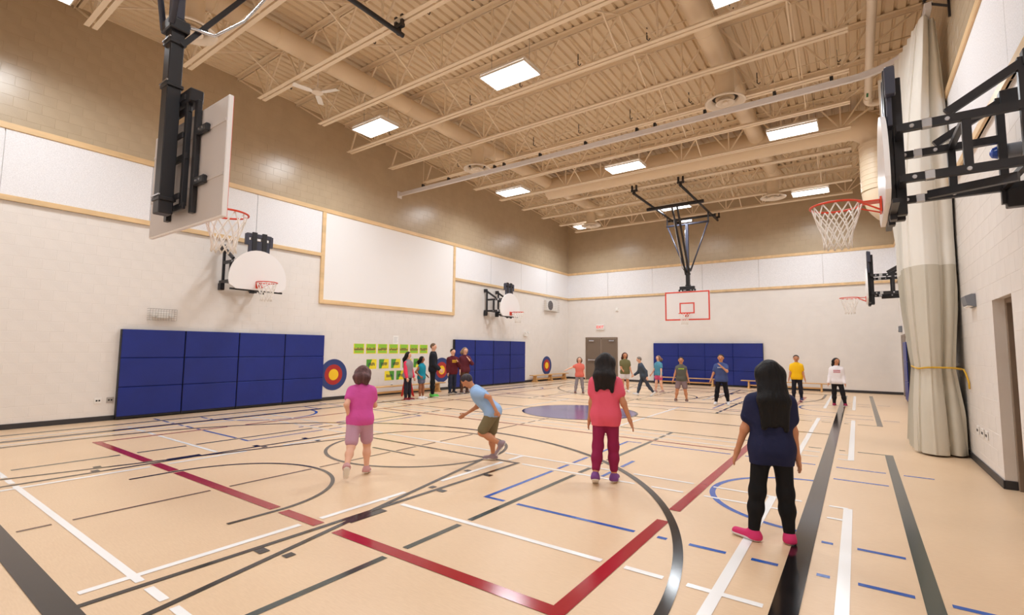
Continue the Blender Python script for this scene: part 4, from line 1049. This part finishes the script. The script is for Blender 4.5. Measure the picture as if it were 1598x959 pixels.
    for (sp, el, wr, d2, R2) in A:
        if sleeve <= 0: continue
        tgt = arm_only if sleeve_col else S
        if sleeve <= 1.0: tgt.cap(sp, sp + (el - sp) * sleeve, r(0.029), r(0.03), k=0.03 * s)
        else:
            tgt.cap(sp, el, r(0.031), r(0.025), k=0.03 * s); tgt.cap(el, el + (wr - el) * (sleeve - 1), r(0.025), r(0.019), k=0.02 * s)
    S.cut((0, 0, -1), pel + v3(0, 0, (-0.045 - shirt_len) * s)); S.cut(torso @ v3(0, 0, 1), J(0, 0, neck_z + 0.002 * s))
    so = add(S, 'shirt', cmat(shirt), infl=0.013 * s)
    if sleeve_col and arm_only.p: add(arm_only, 'sleeves', cmat(sleeve_col), so, infl=0.0125 * s)
    if hood:
        H = SDF(); H.cap(J(-0.03 * s, -0.045 * s, chest_z + 0.02 * s), J(0.03 * s, -0.045 * s, chest_z + 0.02 * s), 0.028 * s, k=0.02); add(H, 'hood', cmat(shirt), so)
    if print_:
        prm, rows_ = print_
        g = MB()
        for i in range(rows_):
            for q in range(5):
                x0 = (-0.06 + 0.0245 * q) * s; p = J(x0, 0, chest_z - (0.05 + 0.034 * i) * s); y = 0.084 * bulk * s
                a = p + torso @ v3(0, y - 0.006 * s, 0)
                g.bbox(a[0], a[0] + 0.019 * s, a[1] - 0.02 * s, a[1] + 0.004 * s, a[2], a[2] + 0.026 * s, 0.001 * s)
        link('shirt_print', g.mesh('shirt_print'), cmat(prm), so)
    # trousers
    T = SDF(); hips(T); T.cap(J(-0.04 * s, 0, 0.035 * s), J(0.04 * s, 0, 0.035 * s), r(0.056), k=0.05 * s)
    for (a, kn, an, td) in Lg:
        leg_prims(T, a, kn, an, min(leg_len, 1.98))
        if leg_len <= 1.0: T.cap(a, a + (kn - a) * leg_len, r(0.05), r(0.048), k=0.03 * s)
        elif baggy: T.cap(kn * 0.5 + an * 0.5, kn * 0.08 + an * 0.92, r(0.03), r(0.033), k=0.02 * s)
    T.cut((0, 0, 1), J(0, 0, 0.07 * s)); add(T, 'trousers' if leg_len > 1 else 'shorts', cmat(pants), infl=0.007 * s)
    # shoes
    for (a, kn, an, td) in Lg:
        upv = np.cross(np.cross(td, v3(0, 0, 1)), td); upv /= np.linalg.norm(upv)
        b0 = an - upv * 0.02 * s - td * 0.012 * s; b1 = an - upv * 0.022 * s + td * 0.1 * s
        Z = SDF(); Z.cap(an + upv * 0.006 * s, b0, 0.028 * s, 0.028 * s, k=0.02 * s); Z.cap(b0, b1, 0.028 * s, 0.023 * s, k=0.03 * s); Z.cut(-upv, an - upv * 0.033 * s)
        shoe = add(Z, 'shoe', cmat(shoes, 0.6, 0.1))
        Q = SDF(); Q.cap(b0, b1, 0.031 * s, 0.027 * s, k=0.01); Q.cut(upv, an - upv * 0.024 * s); Q.cut(-upv, an - upv * 0.04 * s)
        add(Q, 'sole', cmat(sole, 0.6, 0.0), shoe)
    # hair
    Hh = SDF(); Hh.cap(HP(0, -0.16, 0.26), HP(0, -0.12, 0.28), hr * 0.88, k=0.02 * s)
    if hair_len > 0:
        wd = 0.55 * hair_wide
        Hh.cap(HP(-wd, -0.35, -0.1), HP(wd, -0.35, -0.1), hr * 0.5, k=0.03 * s)
        L = hair_len * s
        xx = torso @ rotz_(head_turn) @ v3(1, 0, 0); bk = torso @ v3(0, 1, 0)
        for q in (-1, -0.5, 0, 0.5, 1):
            a0 = HP(q * wd, -0.42 + 0.12 * abs(q), 0.05); jit = 0.012 * s * math.sin(7 * q + s * 9)
            e0 = HP(0, -0.45, -0.3) - v3(0, 0, L + jit - 0.02 * s * (1 - abs(q))) - bk * 0.05 * s + xx * q * hr * wd * 1.3
            m0 = (a0 + e0) / 2 - bk * 0.028 * s + xx * q * hr * wd * 0.15
            Hh.cap(a0, m0, hr * 0.42, hr * 0.40, k=0.025 * s); Hh.cap(m0, e0, hr * 0.40, hr * 0.2, k=0.025 * s)
        for sd in (-1, 1): Hh.cap(HP(sd * 0.72, -0.05, 0.3), HP(sd * 0.78, -0.2, -0.75), hr * 0.3, hr * 0.26, k=0.02 * s)
    # keep the face free
    Hh.cap(HP(0, 1.35, -0.35), HP(0, 1.2, 0.1), hr * 0.92, sub=True)
    add(Hh, 'hair', hmat(hair))
    # face: eyes, brows, mouth
    for sd in (-1, 1):
        e = MB().lathe([(0.02 * hr, -0.05 * hr), (0.1 * hr, -0.03 * hr), (0.12 * hr, 0), (0.1 * hr, 0.03 * hr), (0.02 * hr, 0.05 * hr)], n=10, axis='y'); o = link('eye', e.mesh('eye'), cmat((46, 32, 28), 0.3, 0.0), t, True)
        o.matrix_local = Matrix.Translation(Vector(HP(sd * 0.3, 0.73, 0.1))) @ Matrix([[*row] for row in hd]).to_4x4()
        e = MB().bbox(-0.18 * hr, 0.18 * hr, -0.03 * hr, 0.03 * hr, -0.025 * hr, 0.025 * hr, 0.01 * hr); o = link('eyebrow', e.mesh('eyebrow'), cmat(hair, 0.55, 0.4), t)
        o.matrix_local = Matrix.Translation(Vector(HP(sd * 0.3, 0.73, 0.3))) @ Matrix([[*row] for row in hd]).to_4x4()
    e = MB().bbox(-0.2 * hr, 0.2 * hr, -0.04 * hr, 0.04 * hr, -0.04 * hr, 0.04 * hr, 0.02 * hr); o = link('mouth', e.mesh('mouth'), cmat((150, 78, 72), 0.5, 0.0), t)
    o.matrix_local = Matrix.Translation(Vector(HP(0, 0.7, -0.5))) @ Matrix([[*row] for row in hd]).to_4x4()
    return t
def heading(dx, dy): return math.atan2(-dx, dy)      # local +y turned to (dx, dy)
SK_T, SK_L, SK_D, SK_B = (196, 138, 104), (226, 176, 150), (150, 98, 70), (176, 120, 86)
BLK = (22, 19, 20); DBR = (52, 36, 28)
# nearest girl, seen from behind
person('girl in navy t-shirt and black trousers standing with her back to the camera', (-0.62, 4.66), 1.5, heading(-0.35, 0.93), SK_T, (20, 18, 19), (30, 34, 66), (18, 17, 19), (206, 52, 108), res=0.0085,
       arms=((0.02, 0.16, 0.1), (0.12, 0.28, 0.1)), legs=((0.02, 0.05, 0.03, 0.2), (0.0, 0.12, 0.02, 0.9)), hair_len=0.27, sleeve=0.55, leg_len=1.9, hair_wide=1.15, shirt_len=0.035, head_turn=0.1, sole=(214, 206, 206))
person('girl in pink t-shirt and maroon leggings walking away mid-court', (-2.5, 5.49), 1.52, heading(-0.3, 0.95), SK_T, (34, 28, 28), (226, 92, 116), (140, 32, 74), (120, 70, 136), res=0.0095,
       arms=((-0.1, 0.34, 0.2), (0.05, 0.16, 0.15)), legs=((0.06, 0.02, 0.1), (-0.12, 0.03, 0.35)), hair_len=0.19, sleeve=0.5, leg_len=1.75, hair_wide=1.2, shirt_len=0.03)
person('child in light blue t-shirt and olive shorts running bent forward', (-4.2, 5.5), 1.36, heading(-0.75, -0.35), SK_T, (60, 54, 60), (150, 184, 226), (122, 112, 84), (150, 132, 140), res=0.013,
       lean=0.75, arms=((0.9, 0.3, 0.9), (-0.6, 0.3, 0.8)), legs=((0.15, 0.03, 0.25), (0.5, 0.03, 1.6)), hair_len=0.0, sleeve=0.5, leg_len=0.85)
person('child in magenta t-shirt running near the left side of the court', (-5.06, 3.9), 1.36, heading(-0.7, 0.7), SK_L, (96, 66, 66), (206, 84, 160), (190, 150, 172), (198, 150, 150), res=0.013,
       lean=0.2, arms=((0.7, 0.2, 1.3), (-0.6, 0.2, 1.2)), legs=((0.35, 0.03, 0.5), (-0.35, 0.03, 0.6)), hair_len=0.08, sleeve=0.5, leg_len=0.8)
# the group by the left wall
fc = heading(0.75, 0.66)
person('girl in grey sweatshirt with pink sleeves, first of the group by the wall', (-11.06, 10.2), 1.45, heading(0.9, 0.2), SK_L, (26, 20, 20), (140, 134, 140), (38, 38, 48), (120, 34, 40), arms=((0.1, 0.12, 0.25), (0.1, 0.12, 0.25)), legs=((0.02, 0.03, 0), (0.02, 0.03, 0)), hair_len=0.14, sleeve=1.9, sleeve_col=(226, 58, 92), leg_len=1.96, head_turn=0.1)
person('girl in teal tank top and grey shorts with hands on hips', (-11.04, 10.75), 1.31, heading(0.95, 0.25), SK_D, (22, 17, 17), (24, 136, 160), (98, 104, 128), (232, 230, 230), arms=((-0.35, 0.55, 1.35), (-0.35, 0.55, 1.35)), legs=((0.02, 0.03, 0), (0.02, 0.03, 0)), hair_len=0.09, sleeve=0, leg_len=0.42, head_turn=0.2)
person('tall man in black jacket and black trousers with green shoes by the wall', (-11.2, 11.4), 1.74, heading(0.75, 0.65), SK_L, (110, 84, 62), (30, 32, 40), (26, 25, 27), (96, 190, 84), arms=((0.1, 0.1, 0.75), (0.1, 0.1, 0.75)), legs=((0.02, 0.03, 0), (-0.03, 0.12, 0)), sleeve=1.9, leg_len=1.97, adult=True, head_turn=-0.3)
person('child in maroon hooded sweatshirt with yellow lettering and jeans', (-11.44, 12.6), 1.54, heading(0.85, -0.3), SK_L, (48, 32, 26), (92, 28, 38), (42, 46, 64), (54, 50, 54), arms=((0.05, 0.16, 0.3), (0.5, 0.2, 1.9)), legs=((0.1, 0.05, 0.05), (-0.15, 0.08, 0.05)), sleeve=1.92, leg_len=1.97, hood=True, bulk=1.12, print_=((226, 178, 60), 2), shirt_len=0.03)
person('person in maroon top and brown trousers with an arm raised by the mats', (-11.32, 13.1), 1.6, heading(0.85, -0.4), SK_L, (150, 126, 104), (96, 40, 50), (92, 62, 48), (88, 64, 56), arms=((0.1, 0.2, 0.3), (0.7, 0.35, 2.1)), legs=((0.0, 0.03, 0), (0.0, 0.03, 0)), sleeve=1.5, leg_len=1.9, hair_len=0.05)
# children across the court
cf = lambda x, y: heading(-x, -y)
person('girl in coral t-shirt and grey leggings with one arm out near the end-wall door', (-8.1, 15.6), 1.3, cf(-8.1, 15.6), SK_L, (118, 96, 84), (216, 112, 98), (140, 134, 140), (128, 88, 80), arms=((0.1, 1.15, 0.1), (0.1, 0.2, 0.3)), legs=((0.05, 0.14, 0), (-0.02, 0.1, 0)), hair_len=0.06, sleeve=0.4, leg_len=1.95)
person('girl in camouflage green top and white shorts in front of the end wall', (-7.05, 17.2), 1.47, heading(0.5, -0.7), SK_T, (84, 50, 40), (112, 108, 72), (214, 210, 216), (226, 220, 220), arms=((0.3, 0.15, 0.9), (0.2, 0.2, 0.4)), legs=((0.05, 0.05, 0), (-0.05, 0.05, 0)), hair_len=0.1, sleeve=0.5, leg_len=0.5)
person('child in dark jacket and blue jeans striding before the end wall', (-6.05, 16.4), 1.38, heading(-0.8, -0.5), SK_L, (132, 122, 112), (66, 76, 90), (62, 70, 84), (214, 210, 208), lean=0.25, arms=((0.5, 0.15, 0.7), (-0.4, 0.2, 0.5)), legs=((0.35, 0.04, 0.1), (-0.4, 0.04, 0.25)), sleeve=1.8, leg_len=1.95)
person('girl in teal t-shirt and pink shorts before the end-wall mats', (-6.05, 17.95), 1.36, heading(-0.5, -0.8), SK_L, (140, 106, 90), (84, 146, 172), (206, 82, 122), (170, 140, 136), arms=((0.1, 0.4, 0.3), (0.1, 0.3, 0.2)), legs=((0.1, 0.05, 0), (-0.1, 0.05, 0.1)), hair_len=0.06, sleeve=0.5, leg_len=0.5)
person('boy in dark grey vest with lime shoulders and patterned shorts facing the camera', (-4.48, 15.4), 1.37, cf(-4.48, 15.4), SK_T, (44, 34, 32), (92, 92, 84), (136, 118, 124), (120, 86, 74), arms=((0.05, 0.3, 0.25), (0.05, 0.24, 0.25)), legs=((0.02, 0.16, 0), (0.0, 0.12, 0)), sleeve=0.0, leg_len=0.75, print_=((170, 206, 70), 1))
person('child in blue patterned t-shirt and black trousers raising a hand', (-3.25, 15.1), 1.46, heading(0.1, -0.95), SK_T, (40, 28, 28), (66, 82, 132), (24, 22, 28), (218, 218, 222), arms=((0.1, 0.35, 0.2), (0.9, 0.35, 2.0)), legs=((0.1, 0.12, 0.05), (-0.12, 0.12, 0.2)), sleeve=0.55, leg_len=1.95, print_=((180, 190, 214), 1))
person('boy in yellow sports shirt and dark trousers by the end wall', (-1.64, 18.35), 1.46, cf(-1.64, 18.35), SK_T, (34, 28, 28), (242, 190, 24), (32, 32, 44), (46, 52, 96), arms=((0.1, 0.22, 0.2), (0.1, 0.22, 0.2)), legs=((0.0, 0.05, 0), (0.0, 0.05, 0)), sleeve=0.55, leg_len=1.96)
person('girl in white printed sweatshirt and black trousers standing on the black sideline', (-0.52, 17.2), 1.4, cf(-0.9, 17.2), SK_T, (34, 27, 27), (232, 228, 232), (26, 24, 28), (150, 36, 72), arms=((0.1, 0.22, 0.3), (0.1, 0.16, 0.3)), legs=((0.0, 0.03, 0), (0.1, 0.16, 0.05)), hair_len=0.11, sleeve=1.9, leg_len=1.95, head_turn=0.5, print_=((190, 110, 120), 2))
